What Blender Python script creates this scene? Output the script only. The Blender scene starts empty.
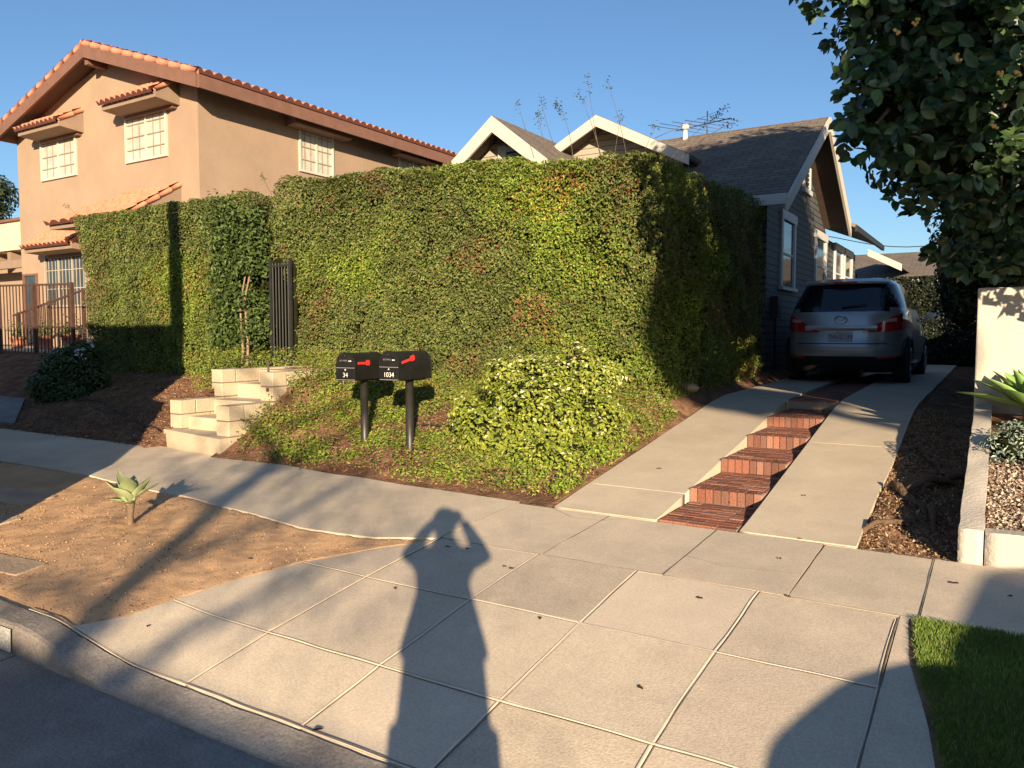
import bpy, bmesh, math, random
import numpy as np
from mathutils import Vector, Matrix
random.seed(7); RNG = np.random.default_rng(11)
scene = bpy.context.scene
COL = scene.collection
# ------------------------------------------------------------------ frames
F = 780.0; PIT = math.radians(3.6); H = 1.6; TH = math.radians(32)
CT, ST = math.cos(TH), math.sin(TH)
SUN_EL = math.radians(13.2); SUN_AZ = math.radians(4.7)      # sun sits behind the camera, a little to the right
def W(u, v): return (u*CT+v*ST, -u*ST+v*CT)                  # street frame (u along the kerb, v into the lots) -> world
def UVf(x, y): return (x*CT-y*ST, x*ST+y*CT)
def ray(px, py):
    a = (px-512)/F; b = -(py-384)/F; s, c = math.sin(PIT), math.cos(PIT)
    return (a, c+b*s, -s+b*c)
def at(px, py, Y):
    r = ray(px, py); t = Y/r[1]; u, v = UVf(r[0]*t, r[1]*t); return (u, v, H+r[2]*t)
def onv(px, py, v):
    r = ray(px, py); t = v/(r[0]*ST+r[1]*CT); u, vv = UVf(r[0]*t, r[1]*t); return (u, vv, H+r[2]*t)
def onu(px, py, u):
    r = ray(px, py); t = u/(r[0]*CT-r[1]*ST); uu, v = UVf(r[0]*t, r[1]*t); return (uu, v, H+r[2]*t)
def lerp(a, b, t): return a+(b-a)*t
def sst(a, b, x):
    t = np.clip((x-a)/(b-a), 0, 1); return t*t*(3-2*t)
# ------------------------------------------------------------------ noise
_T = RNG.random((64, 64, 64))
def vnoise(x, y, z=0.0):
    x, y, z = np.broadcast_arrays(np.asarray(x, float), np.asarray(y, float), np.asarray(z, float))
    xi = np.floor(x).astype(int); yi = np.floor(y).astype(int); zi = np.floor(z).astype(int)
    fx = x-xi; fy = y-yi; fz = z-zi
    fx = fx*fx*(3-2*fx); fy = fy*fy*(3-2*fy); fz = fz*fz*(3-2*fz); r = 0
    for a in (0, 1):
        for b in (0, 1):
            for c in (0, 1):
                w = (fx if a else 1-fx)*(fy if b else 1-fy)*(fz if c else 1-fz)
                r = r+w*_T[(xi+a) % 64, (yi+b) % 64, (zi+c) % 64]
    return r
def fbm(x, y, z=0.0, o=3):
    r = 0; a = .5; t = 0
    for k in range(o):
        r = r+a*vnoise(np.asarray(x)*2**k+k*7.3, np.asarray(y)*2**k+k*3.1, np.asarray(z)*2**k); t += a; a *= .5
    return r/t
# ------------------------------------------------------------------ materials
MATS = {}
def nmat(name):
    m = bpy.data.materials.new(name); m.use_nodes = True; MATS[name] = m
    return m, m.node_tree.nodes, m.node_tree.links, m.node_tree.nodes['Principled BSDF']
def mat(name, col, rough=.7, metal=0, var=.15, scale=3, bump=0, bscale=40, detail=6, col2=None, emit=None, coat=0, spec=.5, stain=0):
    m, N, L, P = nmat(name)
    P.inputs['Roughness'].default_value = rough; P.inputs['Metallic'].default_value = metal
    P.inputs['Specular IOR Level'].default_value = spec
    if coat: P.inputs['Coat Weight'].default_value = coat; P.inputs['Coat Roughness'].default_value = .08
    tc = N.new('ShaderNodeTexCoord')
    n = N.new('ShaderNodeTexNoise'); n.inputs['Scale'].default_value = scale; n.inputs['Detail'].default_value = detail; n.inputs['Roughness'].default_value = .65
    L.new(tc.outputs['Object'], n.inputs['Vector'])
    r = N.new('ShaderNodeValToRGB'); r.color_ramp.elements[0].position = .3; r.color_ramp.elements[1].position = .7
    c2 = col2 if col2 else tuple(min(1, c*(1+var)) for c in col)
    c1 = col if col2 else tuple(c*(1-var) for c in col)
    r.color_ramp.elements[0].color = (*c1, 1); r.color_ramp.elements[1].color = (*c2, 1)
    L.new(n.outputs['Fac'], r.inputs['Fac']); out = r.outputs['Color']
    if stain:
        n3 = N.new('ShaderNodeTexNoise'); n3.inputs['Scale'].default_value = scale*.35; n3.inputs['Detail'].default_value = 9; n3.inputs['Roughness'].default_value = .75
        L.new(tc.outputs['Object'], n3.inputs['Vector'])
        r3 = N.new('ShaderNodeValToRGB'); r3.color_ramp.elements[0].position = .42; r3.color_ramp.elements[1].position = .62
        r3.color_ramp.elements[0].color = (1-stain, 1-stain, 1-stain*.9, 1); r3.color_ramp.elements[1].color = (1, 1, 1, 1)
        L.new(n3.outputs['Fac'], r3.inputs['Fac'])
        n4 = N.new('ShaderNodeTexNoise'); n4.inputs['Scale'].default_value = 90; n4.inputs['Detail'].default_value = 3
        L.new(tc.outputs['Object'], n4.inputs['Vector'])
        r4 = N.new('ShaderNodeValToRGB'); r4.color_ramp.elements[0].position = .35; r4.color_ramp.elements[1].position = .6
        r4.color_ramp.elements[0].color = (1-stain*.8,)*3+(1,); r4.color_ramp.elements[1].color = (1.0, 1.0, 1.0, 1)
        L.new(n4.outputs['Fac'], r4.inputs['Fac'])
        for rr in (r3, r4):
            mx = N.new('ShaderNodeMix'); mx.data_type = 'RGBA'; mx.blend_type = 'MULTIPLY'; mx.inputs[0].default_value = 1
            L.new(out, mx.inputs[6]); L.new(rr.outputs['Color'], mx.inputs[7]); out = mx.outputs[2]
    L.new(out, P.inputs['Base Color'])
    if bump:
        n2 = N.new('ShaderNodeTexNoise'); n2.inputs['Scale'].default_value = bscale; n2.inputs['Detail'].default_value = 5
        L.new(tc.outputs['Object'], n2.inputs['Vector'])
        b = N.new('ShaderNodeBump'); b.inputs['Strength'].default_value = bump; b.inputs['Distance'].default_value = .02
        L.new(n2.outputs['Fac'], b.inputs['Height']); L.new(b.outputs['Normal'], P.inputs['Normal'])
    if emit: P.inputs['Emission Color'].default_value = (*emit, 1); P.inputs['Emission Strength'].default_value = 1
    return m
def attr_mat(name, rough=.5, trans=.3, spec=.4, bump=0):
    m, N, L, P = nmat(name)
    a = N.new('ShaderNodeAttribute'); a.attribute_name = 'col'
    L.new(a.outputs['Color'], P.inputs['Base Color']); P.inputs['Roughness'].default_value = rough; P.inputs['Specular IOR Level'].default_value = spec
    if trans:
        t = N.new('ShaderNodeBsdfTranslucent'); L.new(a.outputs['Color'], t.inputs['Color'])
        mx = N.new('ShaderNodeMixShader'); mx.inputs[0].default_value = trans
        o = N['Material Output']; L.new(P.outputs[0], mx.inputs[1]); L.new(t.outputs[0], mx.inputs[2]); L.new(mx.outputs[0], o.inputs['Surface'])
    if bump:
        tc = N.new('ShaderNodeTexCoord'); n2 = N.new('ShaderNodeTexNoise'); n2.inputs['Scale'].default_value = 60; n2.inputs['Detail'].default_value = 6
        L.new(tc.outputs['Object'], n2.inputs['Vector'])
        b = N.new('ShaderNodeBump'); b.inputs['Strength'].default_value = bump; b.inputs['Distance'].default_value = .02
        L.new(n2.outputs['Fac'], b.inputs['Height']); L.new(b.outputs['Normal'], P.inputs['Normal'])
    return m
def stripe_mat(name, col, dark, period, axis='Z', rough=.8, duty=.88, var=.25, brick=None, bump=.4):
    """lap siding or shingles: courses along one object axis; brick=(w,h,axis pair) for shingles"""
    m, N, L, P = nmat(name); P.inputs['Roughness'].default_value = rough
    tc = N.new('ShaderNodeTexCoord'); sp = N.new('ShaderNodeSeparateXYZ'); L.new(tc.outputs['Object'], sp.inputs[0])
    if brick:
        w, h, a1, a2 = brick
        cb = N.new('ShaderNodeCombineXYZ'); L.new(sp.outputs[a1], cb.inputs[0]); L.new(sp.outputs[a2], cb.inputs[1])
        br = N.new('ShaderNodeTexBrick'); br.inputs['Scale'].default_value = 1; br.inputs['Brick Width'].default_value = w; br.inputs['Row Height'].default_value = h
        br.inputs['Mortar Size'].default_value = h*.07; br.inputs['Color1'].default_value = (*col, 1); br.inputs['Color2'].default_value = (*tuple(c*(1+var) for c in col), 1); br.inputs['Mortar'].default_value = (*dark, 1)
        br.inputs['Bias'].default_value = 0
        L.new(cb.outputs[0], br.inputs['Vector']); out = br.outputs['Color']; hgt = br.outputs['Fac']
    else:
        md = N.new('ShaderNodeMath'); md.operation = 'FRACT'; mu = N.new('ShaderNodeMath'); mu.operation = 'MULTIPLY'; mu.inputs[1].default_value = 1/period
        L.new(sp.outputs[axis], mu.inputs[0]); L.new(mu.outputs[0], md.inputs[0])
        r = N.new('ShaderNodeValToRGB'); r.color_ramp.elements[0].position = duty; r.color_ramp.elements[1].position = min(1, duty+.05)
        r.color_ramp.elements[0].color = (*col, 1); r.color_ramp.elements[1].color = (*dark, 1)
        L.new(md.outputs[0], r.inputs['Fac']); out = r.outputs['Color']; hgt = md.outputs[0]
    n = N.new('ShaderNodeTexNoise'); n.inputs['Scale'].default_value = 4; n.inputs['Detail'].default_value = 8; L.new(tc.outputs['Object'], n.inputs['Vector'])
    r2 = N.new('ShaderNodeValToRGB'); r2.color_ramp.elements[0].color = (1-var,)*3+(1,); r2.color_ramp.elements[1].color = (1+var,)*3+(1,)
    L.new(n.outputs['Fac'], r2.inputs['Fac'])
    mx = N.new('ShaderNodeMix'); mx.data_type = 'RGBA'; mx.blend_type = 'MULTIPLY'; mx.inputs[0].default_value = 1
    L.new(out, mx.inputs[6]); L.new(r2.outputs[0], mx.inputs[7]); L.new(mx.outputs[2], P.inputs['Base Color'])
    b = N.new('ShaderNodeBump'); b.inputs['Strength'].default_value = bump; b.inputs['Distance'].default_value = -.02 if brick else -.015
    L.new(hgt, b.inputs['Height']); L.new(b.outputs['Normal'], P.inputs['Normal'])
    return m
mat('concrete', (.74, .62, .46), .9, var=.13, scale=1.3, bump=.10, bscale=110, stain=.2, spec=.2)
mat('apron_concrete', (.72, .605, .455), .9, var=.13, scale=1.0, bump=.12, bscale=120, stain=.22, spec=.2)
mat('apron_concrete_worn', (.67, .56, .42), .9, var=.13, scale=1.4, bump=.12, bscale=120, stain=.25, spec=.2)
mat('apron_concrete_pale', (.76, .64, .485), .9, var=.11, scale=.8, bump=.12, bscale=120, stain=.18, spec=.2)
mat('dusty_slab', (.60, .44, .30), .95, var=.12, scale=4, bump=.3, stain=.2, spec=.1)
mat('drive_concrete', (.63, .53, .395), .9, var=.1, scale=1.6, bump=.12, bscale=110, stain=.14, spec=.2)
mat('joint_mortar', (.74, .62, .47), .95, var=.15, scale=8, spec=.1)
mat('joint_dark', (.17, .14, .11), .95, var=.3, scale=20, spec=.1)
mat('kerb_concrete', (.46, .40, .33), .92, var=.25, scale=2.5, bump=.25, bscale=50, stain=.35, spec=.2)
mat('gutter_concrete', (.30, .29, .27), .9, var=.2, scale=2, bump=.5, bscale=60, stain=.3, spec=.2)
mat('asphalt', (.055, .055, .056), .9, var=.3, scale=6, bump=.6, bscale=120)
mat('soil', (.30, .185, .105), .97, var=.35, scale=3, bump=.9, bscale=35, stain=.3, spec=.05)
mat('parkway_dirt', (.76, .475, .26), .97, var=.16, scale=2.5, bump=.35, bscale=90, stain=.2, spec=.05)
mat('bank_soil', (.28, .16, .095), .97, var=.45, scale=7, bump=1, bscale=30, stain=.4, spec=.05)
mat('far_ground', (.16, .13, .09), .95, var=.3, scale=.5)
mat('gravel_soil', (.16, .12, .09), .95, var=.4, scale=30, bump=1, bscale=60)
mat('stucco_tan', (.33, .238, .168), .92, var=.09, scale=1.0, bump=.35, bscale=40, spec=.15, stain=.07)
mat('stucco_cream', (.62, .50, .33), .9, var=.05, scale=2, bump=.2)
mat('stucco_white', (.52, .47, .40), .9, var=.06, scale=5, bump=.3, bscale=55, spec=.2)
mat('cream_trim', (.48, .44, .37), .7, var=.05, scale=4)
mat('white_trim', (.45, .45, .44), .6, var=.06, scale=4)
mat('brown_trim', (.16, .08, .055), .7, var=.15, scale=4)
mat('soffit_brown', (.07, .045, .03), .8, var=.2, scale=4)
mat('awning_board', (.24, .17, .12), .8, var=.1, scale=4)
mat('terracotta', (.42, .15, .085), .85, scale=5, col2=(.54, .23, .14))
mat('tile_end_shade', (.10, .03, .02), .9)  # open barrel ends: the shade inside them is put into this colour
mat('fig', (.55, .33, .08), .5)
mat('muntin', (.26, .20, .13), .6)
mat('curtain_glass', (.42, .41, .35), .25, var=.22, scale=3, spec=.6)
mat('dark_glass', (.03, .04, .05), .08, var=.3, scale=3, spec=.8)
mat('iron_brown', (.065, .032, .022), .6, var=.3, scale=10)
mat('iron_black', (.02, .02, .02), .45, var=.3, scale=10)
mat('grille_white', (.33, .29, .23), .5)
mat('block', (.47, .39, .28), .92, var=.1, scale=9, bump=.5, bscale=70, spec=.15)
mat('block_mortar', (.17, .13, .09), .95, var=.1)
mat('plaster_step', (.47, .39, .28), .9, var=.1, scale=5, bump=.3)
mat('mail_black', (.012, .012, .012), .38, var=.3, scale=12, bump=.1, bscale=200)
mat('mail_post', (.028, .027, .026), .45, var=.3, scale=9)
mat('flag_red', (.60, .035, .03), .45, var=.08)
mat('worn_white', (.25, .22, .18), .9, scale=60, col2=(.75, .73, .68))
mat('sticker_white', (.75, .73, .68), .5)
mat('silver_line', (.5, .48, .45), .35, metal=.6)
mat('root_dirt', (.12, .075, .045), .95, var=.3, scale=12, bump=1)
mat('bark', (.10, .075, .055), .95, var=.35, scale=9, bump=1, bscale=25)
mat('pale_bark', (.25, .17, .11), .9, var=.25, scale=12, bump=.6)
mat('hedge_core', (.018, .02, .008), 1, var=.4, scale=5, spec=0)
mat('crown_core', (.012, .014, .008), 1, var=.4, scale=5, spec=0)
mat('wood_pole', (.14, .09, .055), .9, var=.25, scale=6, bump=.5)
mat('grey_paint', (.045, .06, .078), .7, var=.12)
mat('cable_black', (.02, .02, .02), .6)
mat('tyre', (.015, .015, .015), .85, var=.2, scale=20)
mat('rim', (.32, .33, .34), .35, metal=.8)
mat('black_plastic', (.012, .012, .013), .6)
mat('car_paint', (.40, .405, .41), .34, metal=.5, var=.03, coat=.6)
mat('car_blue', (.02, .03, .07), .3, metal=.4, coat=.6)
mat('car_glass', (.008, .011, .016), .05, var=.1, spec=.9)
mat('lamp_red', (.5, .02, .02), .12, var=.2, scale=30, coat=.8)
mat('lamp_clear', (.55, .42, .38), .1, var=.1, coat=.8)
mat('chrome', (.55, .56, .58), .15, metal=1)
mat('plate_white', (.55, .56, .55), .4)
mat('plate_blue', (.03, .05, .16), .5)
mat('truck_white', (.6, .6, .58), .5)
mat('skin', (.42, .25, .17), .55); mat('hair', (.03, .02, .015), .6); mat('coat_cloth', (.06, .065, .08), .9, var=.2, scale=20)
mat('trousers', (.03, .035, .05), .9); mat('phone_black', (.01, .01, .01), .2)
mat('pipe_white', (.6, .6, .58), .5); mat('antenna_metal', (.10, .09, .08), .5, metal=.7)
mat('brick_mortar', (.34, .25, .19), .95, var=.1)
mat('rock', (.42, .28, .17), .9, var=.2, scale=8, bump=.6)
mat('root_wood', (.20, .13, .08), .95, var=.3, scale=12, bump=1)
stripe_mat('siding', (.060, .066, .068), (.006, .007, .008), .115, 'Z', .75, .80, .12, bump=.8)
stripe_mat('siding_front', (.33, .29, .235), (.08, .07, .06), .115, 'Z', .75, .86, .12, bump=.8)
stripe_mat('shingle', (.125, .10, .08), (.05, .042, .035), .2, var=.4, brick=(.3, .11, 'X', 'Y'), rough=.95)
attr_mat('leaf', .55, .28, .25); attr_mat('leaf_gloss', .28, .12, .55); attr_mat('leaf_dark', .38, .10, .4)
attr_mat('succulent', .5, .08, .35); attr_mat('stone', .9, 0, .2); attr_mat('brick', .9, 0, .15, bump=.6); attr_mat('litter', .9, .1, .1)
# ------------------------------------------------------------------ mesh builder (street frame)
ORG = {}
class MB:
    def __init__(s): s.v = []; s.f = []; s.m = []; s.mats = []; s.mi = 0; s.smooth = []; s.sm = False; s.cols = []
    def mat(s, name, smooth=False):
        if name not in s.mats: s.mats.append(name)
        s.mi = s.mats.index(name); s.sm = smooth; return s
    def add(s, vs, fs):
        b = len(s.v); s.v += [tuple(map(float, p)) for p in vs]
        for f in fs: s.f.append(tuple(b+i for i in f)); s.m.append(s.mi); s.smooth.append(s.sm)
        return s
    def box(s, a, b, bev=0):
        x0, y0, z0 = a; x1, y1, z1 = b
        if bev <= 0:
            return s.add([(x0,y0,z0),(x1,y0,z0),(x1,y1,z0),(x0,y1,z0),(x0,y0,z1),(x1,y0,z1),(x1,y1,z1),(x0,y1,z1)],
                         [(0,3,2,1),(4,5,6,7),(0,1,5,4),(1,2,6,5),(2,3,7,6),(3,0,4,7)])
        bm = bmesh.new(); vs = [bm.verts.new(p) for p in [(x0,y0,z0),(x1,y0,z0),(x1,y1,z0),(x0,y1,z0),(x0,y0,z1),(x1,y0,z1),(x1,y1,z1),(x0,y1,z1)]]
        for f in [(0,3,2,1),(4,5,6,7),(0,1,5,4),(1,2,6,5),(2,3,7,6),(3,0,4,7)]: bm.faces.new([vs[i] for i in f])
        bmesh.ops.bevel(bm, geom=bm.edges[:], offset=bev, segments=2, affect='EDGES', profile=.5)
        bm.verts.index_update(); s.add([v.co for v in bm.verts], [[v.index for v in f.verts] for f in bm.faces]); bm.free(); return s
    def hexa(s, p): # 8 points bottom 4 (ccw) top 4
        return s.add(p, [(0,3,2,1),(4,5,6,7),(0,1,5,4),(1,2,6,5),(2,3,7,6),(3,0,4,7)])
    def prism(s, poly, d):  # polygon of 3D points extruded by vector d
        n = len(poly); q = [tuple(p[i]+d[i] for i in range(3)) for p in poly]
        return s.add(list(poly)+q, [tuple(range(n))[::-1], tuple(range(n, 2*n))]+[(i, (i+1) % n, n+(i+1) % n, n+i) for i in range(n)])
    def slab(s, p4, th):    # four corners, thickness th along -normal
        a, b, c, d = [Vector(p) for p in p4]; n = (b-a).cross(d-a).normalized()
        return s.prism([tuple(a), tuple(b), tuple(c), tuple(d)], tuple(-n*th))
    def tube(s, pts, rad, seg=8, cap=True):
        pts = [Vector(p) for p in pts]; n = len(pts)
        if not hasattr(rad, '__len__'): rad = [rad]*n
        vs = []; up = Vector((0, 0, 1))
        for i, p in enumerate(pts):
            t = (pts[min(i+1, n-1)]-pts[max(i-1, 0)]).normalized()
            a = t.cross(up if abs(t.z) < .95 else Vector((1, 0, 0))).normalized(); b = t.cross(a)
            for k in range(seg):
                w = 2*math.pi*k/seg; vs.append(p+(a*math.cos(w)+b*math.sin(w))*rad[i])
        fs = [(i*seg+k, i*seg+(k+1) % seg, (i+1)*seg+(k+1) % seg, (i+1)*seg+k) for i in range(n-1) for k in range(seg)]
        if cap: fs += [tuple(range(seg)), tuple((n-1)*seg+k for k in range(seg))[::-1]]
        return s.add(vs, fs)
    def grid(s, fn, nu, nv, closed=False):
        vs = [fn(i/nu, j/nv) for j in range(nv+1) for i in range(nu+1)]
        fs = [(j*(nu+1)+i, j*(nu+1)+i+1, (j+1)*(nu+1)+i+1, (j+1)*(nu+1)+i) for j in range(nv) for i in range(nu)]
        return s.add(vs, fs)
    def sheet(s, fn, nu, nv, th): # grid with a skirt
        s.grid(fn, nu, nv)
        e = [(i/nu, 0) for i in range(nu+1)]+[(1, j/nv) for j in range(1, nv+1)]+[(1-i/nu, 1) for i in range(1, nu+1)]+[(0, 1-j/nv) for j in range(1, nv)]
        top = [fn(*q) for q in e]; n = len(e)
        return s.add(top+[(p[0], p[1], p[2]-th) for p in top], [(i, n+i, n+(i+1) % n, (i+1) % n) for i in range(n)])
    def sphere(s, c, r, sx=1, sy=1, sz=1, n=12, lump=0):
        vs = []; fs = []
        for j in range(n+1):
            for i in range(2*n):
                a = math.pi*j/n; b = math.pi*i/n; d = (math.sin(a)*math.cos(b), math.sin(a)*math.sin(b), math.cos(a))
                k = 1+(lump*(float(vnoise(d[0]*2+5+c[0], d[1]*2+5+c[1], d[2]*2+5))-.5) if lump else 0)
                vs.append((c[0]+d[0]*r*sx*k, c[1]+d[1]*r*sy*k, c[2]+d[2]*r*sz*k))
        for j in range(n):
            for i in range(2*n): fs.append((j*2*n+i, (j+1)*2*n+i, (j+1)*2*n+(i+1) % (2*n), j*2*n+(i+1) % (2*n)))
        return s.add(vs, fs)
    def build(s, name, parent=None, org=None, cols=None, attr=None):
        if org is None: org = ORG[parent.name] if parent is not None else (0, 0, 0)
        me = bpy.data.meshes.new(name); A = np.array(s.v)-np.array(org)
        me.from_pydata(A.tolist(), [], s.f)
        for k in s.mats: me.materials.append(MATS[k])
        me.polygons.foreach_set('material_index', s.m); me.polygons.foreach_set('use_smooth', s.smooth)
        if cols is not None:
            at_ = me.attributes.new('col', 'FLOAT_COLOR', 'FACE'); c = np.ones((len(s.f), 4)); c[:, :3] = cols; at_.data.foreach_set('color', c.ravel())
        me.update()
        return link(name, me, parent, org)
def link(name, me, parent, org, rot=True):
    o = bpy.data.objects.new(name, me); COL.objects.link(o); ORG[o.name] = org
    if parent is not None: o.parent = parent
    else:
        x, y = W(org[0], org[1]); o.location = (x, y, org[2]); o.rotation_euler = (0, 0, -TH)
    return o
def tag(o, label, cat=None, group=None, kind=None):
    if label: o['label'] = label
    if cat: o['category'] = cat
    if group: o['group'] = group
    if kind: o['kind'] = kind
    return o
def thing(name, label, cat, org, group=None):
    o = link(name, None, None, org); o.empty_display_size = .2
    return tag(o, label, cat, group)
def struct(o): o['kind'] = 'structure'; return o
def copy_tree(o, parent=None):
    c = o.copy(); COL.objects.link(c)
    if parent is not None: c.parent = parent
    ORG[c.name] = ORG.get(o.name, (0, 0, 0))
    for ch in list(o.children): copy_tree(ch, c)
    return c
# ------------------------------------------------------------------ leaves
def leaves(name, P, Nrm, L, ratio, C, material, parent=None, org=None, shape='quad', spread=.9, axis=None, fold=.18, kind=None):
    P = np.asarray(P, float); n = len(P)
    if org is None: org = ORG[parent.name] if parent is not None else (0, 0, 0)
    L = np.broadcast_to(L, n).astype(float)[:, None]
    nn = np.asarray(Nrm, float)+RNG.normal(0, spread*.6, (n, 3)); nn /= np.linalg.norm(nn, axis=1)[:, None]+1e-9
    a = RNG.normal(0, 1, (n, 3)) if axis is None else np.asarray(axis, float)
    if axis is None:
        a = np.cross(nn, a)
    else:
        a = a-nn*(a*nn).sum(1)[:, None]
    a /= np.linalg.norm(a, axis=1)[:, None]+1e-9
    b = np.cross(nn, a); Wd = L*ratio
    if shape == 'quad':
        V = np.stack([P-a*L/2, P+b*Wd/2+nn*L*fold-a*L*.05, P+a*L/2, P-b*Wd/2+nn*L*fold-a*L*.05], 1); nf = 1; idx = [[0, 1, 2, 3]]
    else:
        def rp(t, w): return P+a*L*t+b*Wd*w+nn*L*(fold*abs(w)-.12*t*t)
        V = np.stack([rp(0, 0), rp(.16, .3), rp(.45, .5), rp(.78, .36), rp(1, 0), rp(.78, -.36), rp(.45, -.5), rp(.16, -.3), rp(.45, 0)], 1)
        idx = [[0, 1, 2, 8], [8, 2, 3, 4], [0, 8, 6, 7], [8, 4, 5, 6]]
    k = V.shape[1]; V = V.reshape(-1, 3)-np.array(org)
    I = np.array(idx); nf = len(I); FI = (np.arange(n)[:, None, None]*k+I[None]).reshape(-1)
    me = bpy.data.meshes.new(name); me.vertices.add(len(V)); me.vertices.foreach_set('co', V.astype(np.float32).ravel())
    me.loops.add(len(FI)); me.loops.foreach_set('vertex_index', FI.astype(np.int32))
    me.polygons.add(n*nf); me.polygons.foreach_set('loop_start', np.arange(0, n*nf*4, 4, dtype=np.int32))
    try: me.polygons.foreach_set('loop_total', np.full(n*nf, 4, dtype=np.int32))
    except Exception: pass
    me.update(calc_edges=True)
    me.polygons.foreach_set('use_smooth', np.full(n*nf, shape != 'quad'))
    at_ = me.attributes.new('col', 'FLOAT_COLOR', 'POINT'); c = np.ones((n*k, 4), np.float32); c[:, :3] = np.repeat(np.clip(C, 0, 1), k, 0); at_.data.foreach_set('color', c.ravel())
    me.materials.append(MATS[material])
    o = link(name, me, parent, org)
    if kind: o['kind'] = kind
    return o
def pick(n, pal, w):
    pal = np.array(pal); i = RNG.choice(len(pal), n, p=np.array(w)/sum(w)); return pal[i]*RNG.uniform(.75, 1.3, (n, 1))
# ------------------------------------------------------------------ terrain functions
def prof(v, pts): return np.interp(v, [p[0] for p in pts], [p[1] for p in pts])
LP = [(1.90, .15), (2.1, .155), (3.9, .31), (5.05, .36)]
RP = [(1.90, .03), (2.07, .06), (2.54, .15), (3.24, .24), (3.95, .31), (5.05, .36)]
def A(u, v):          # kerb to sidewalk
    t = sst(-4.15, -3.25, u)*(1-sst(-.25, .6, u)); return lerp(prof(v, LP), prof(v, RP), t)
def D(v): return prof(v, [(4.9, .36), (8.9, .83), (9.5, .87), (30, .95)])
def drift(v): return -.03*(np.maximum(v, 5.05)-5.05)
def wallz(v): return prof(v, [(4.9, .53), (5.7, .69), (6.86, .92), (7.57, 1.02), (30, 1.3)])
def G(u, v):          # lot ground
    u = np.asarray(u, float); v = np.asarray(v, float)
    right = prof(v, [(5.0, .33), (5.7, .50), (7.8, .97), (9, 1.0), (60, 1.1)])
    mid = prof(v, [(5.0, .33), (5.35, .52), (6.2, 1.12), (6.8, 1.18), (9, 1.15), (60, 1.1)])
    left = prof(v, [(5.0, .33), (6.5, .62), (7.8, .95), (9, 1.05), (60, 1.1)])
    far = prof(v, [(5.0, .33), (5.6, .50), (7.7, 1.22), (9, 1.27), (60, 1.25)])
    z = lerp(mid, right, sst(-6.75, -5.7, u)); z = np.where(u < -7.9, lerp(left, mid, sst(-8.02, -7.92, u)), z)
    z = lerp(far, z, sst(-15.6, -13.4, u))
    e = -2.72+drift(v); z = lerp(z, D(v)-.02, sst(e-.45, e, u))
    side = D(v)-.03-.03*sst(-.6, -.3, u); z = np.where(u > e, D(v)-.02, z); z = np.where(u > -.72+.3*drift(v), side, z)
    z = np.where((u > e+.02) & (u < -.70+.3*drift(v)), D(v)-.3, z)
    return np.where((u > -.18) & (v < 5.0), .30, np.where(u > -.06, wallz(v)-.07, z))
def rough(u, v, a=.02): return a*(fbm(u*6, v*6, 1.5)*2-1)+a*.5*(vnoise(u*22, v*22, 4)*2-1)
# ------------------------------------------------------------------ setting: ground sheets
m = MB().mat('far_ground'); m.add([(-600, -600, -.12), (600, -600, -.12), (600, 600, -.12), (-600, 600, -.12)], [(0, 1, 2, 3)])
struct(m.build('ground'))
m = MB().mat('asphalt'); m.sheet(lambda a, b: (lerp(-90, 70, a), lerp(-7.2, 1.3, b), .06*math.sin(math.pi*b)), 40, 8, .1); struct(m.build('road'))
m = MB().mat('gutter_concrete')
for a, b in ((-60, -4.12), (-4.105, .9), (.915, 60)):
    m.sheet(lambda s, t, a=a, b=b: (lerp(a, b, s), lerp(1.3, 1.93, t), .006-.01*math.sin(math.pi*t)+.0), 30, 4, .1)
struct(m.build('gutter'))
# kerb
def kerbh(u): return float(lerp(.15, .028, sst(-4.15, -3.3, u))*(1-sst(-.25, .6, u))+.15*sst(-.25, .6, u))
def kerb(a, b, n):
    m = MB().mat('kerb_concrete', False)
    def fn(s, t):
        u = lerp(a, b, s); h = kerbh(u); pr = [(1.905, -.05), (1.911, h*.6), (1.916, h-.02 if h > .04 else h*.7), (1.922, h-.007), (1.938, h), (2.06, h+.006 if h > .1 else float(A(u, 2.06))), (2.07, -.05)]
        k = min(int(t*6+.5), 6); q = pr[k]; w = .006*(float(vnoise(u*3, 7.7))-.5)+.004*(float(vnoise(u*15, 3.7))-.5)
        return (u, q[0]+w, q[1]+(w if 0 < k < 6 else 0))
    m.grid(fn, n, 6); return m
m = kerb(-60, -8, 60); mm = kerb(-8, 2, 300); m.add(mm.v, mm.f); mm = kerb(2, 60, 30); m.add(mm.v, mm.f)
struct(m.build('kerb'))
# painted address patch on the kerb face
m = MB().mat('worn_white')
m.grid(lambda s, t: (lerp(-4.9, -4.14, s), 1.899+.004*t, lerp(.015, .132, t)), 12, 2)
ad = m.build('painted_address_patch', org=(-4.45, 1.9, .02)); tag(ad, 'worn white painted address patch on the kerb face at the left edge', 'road marking')
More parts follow.
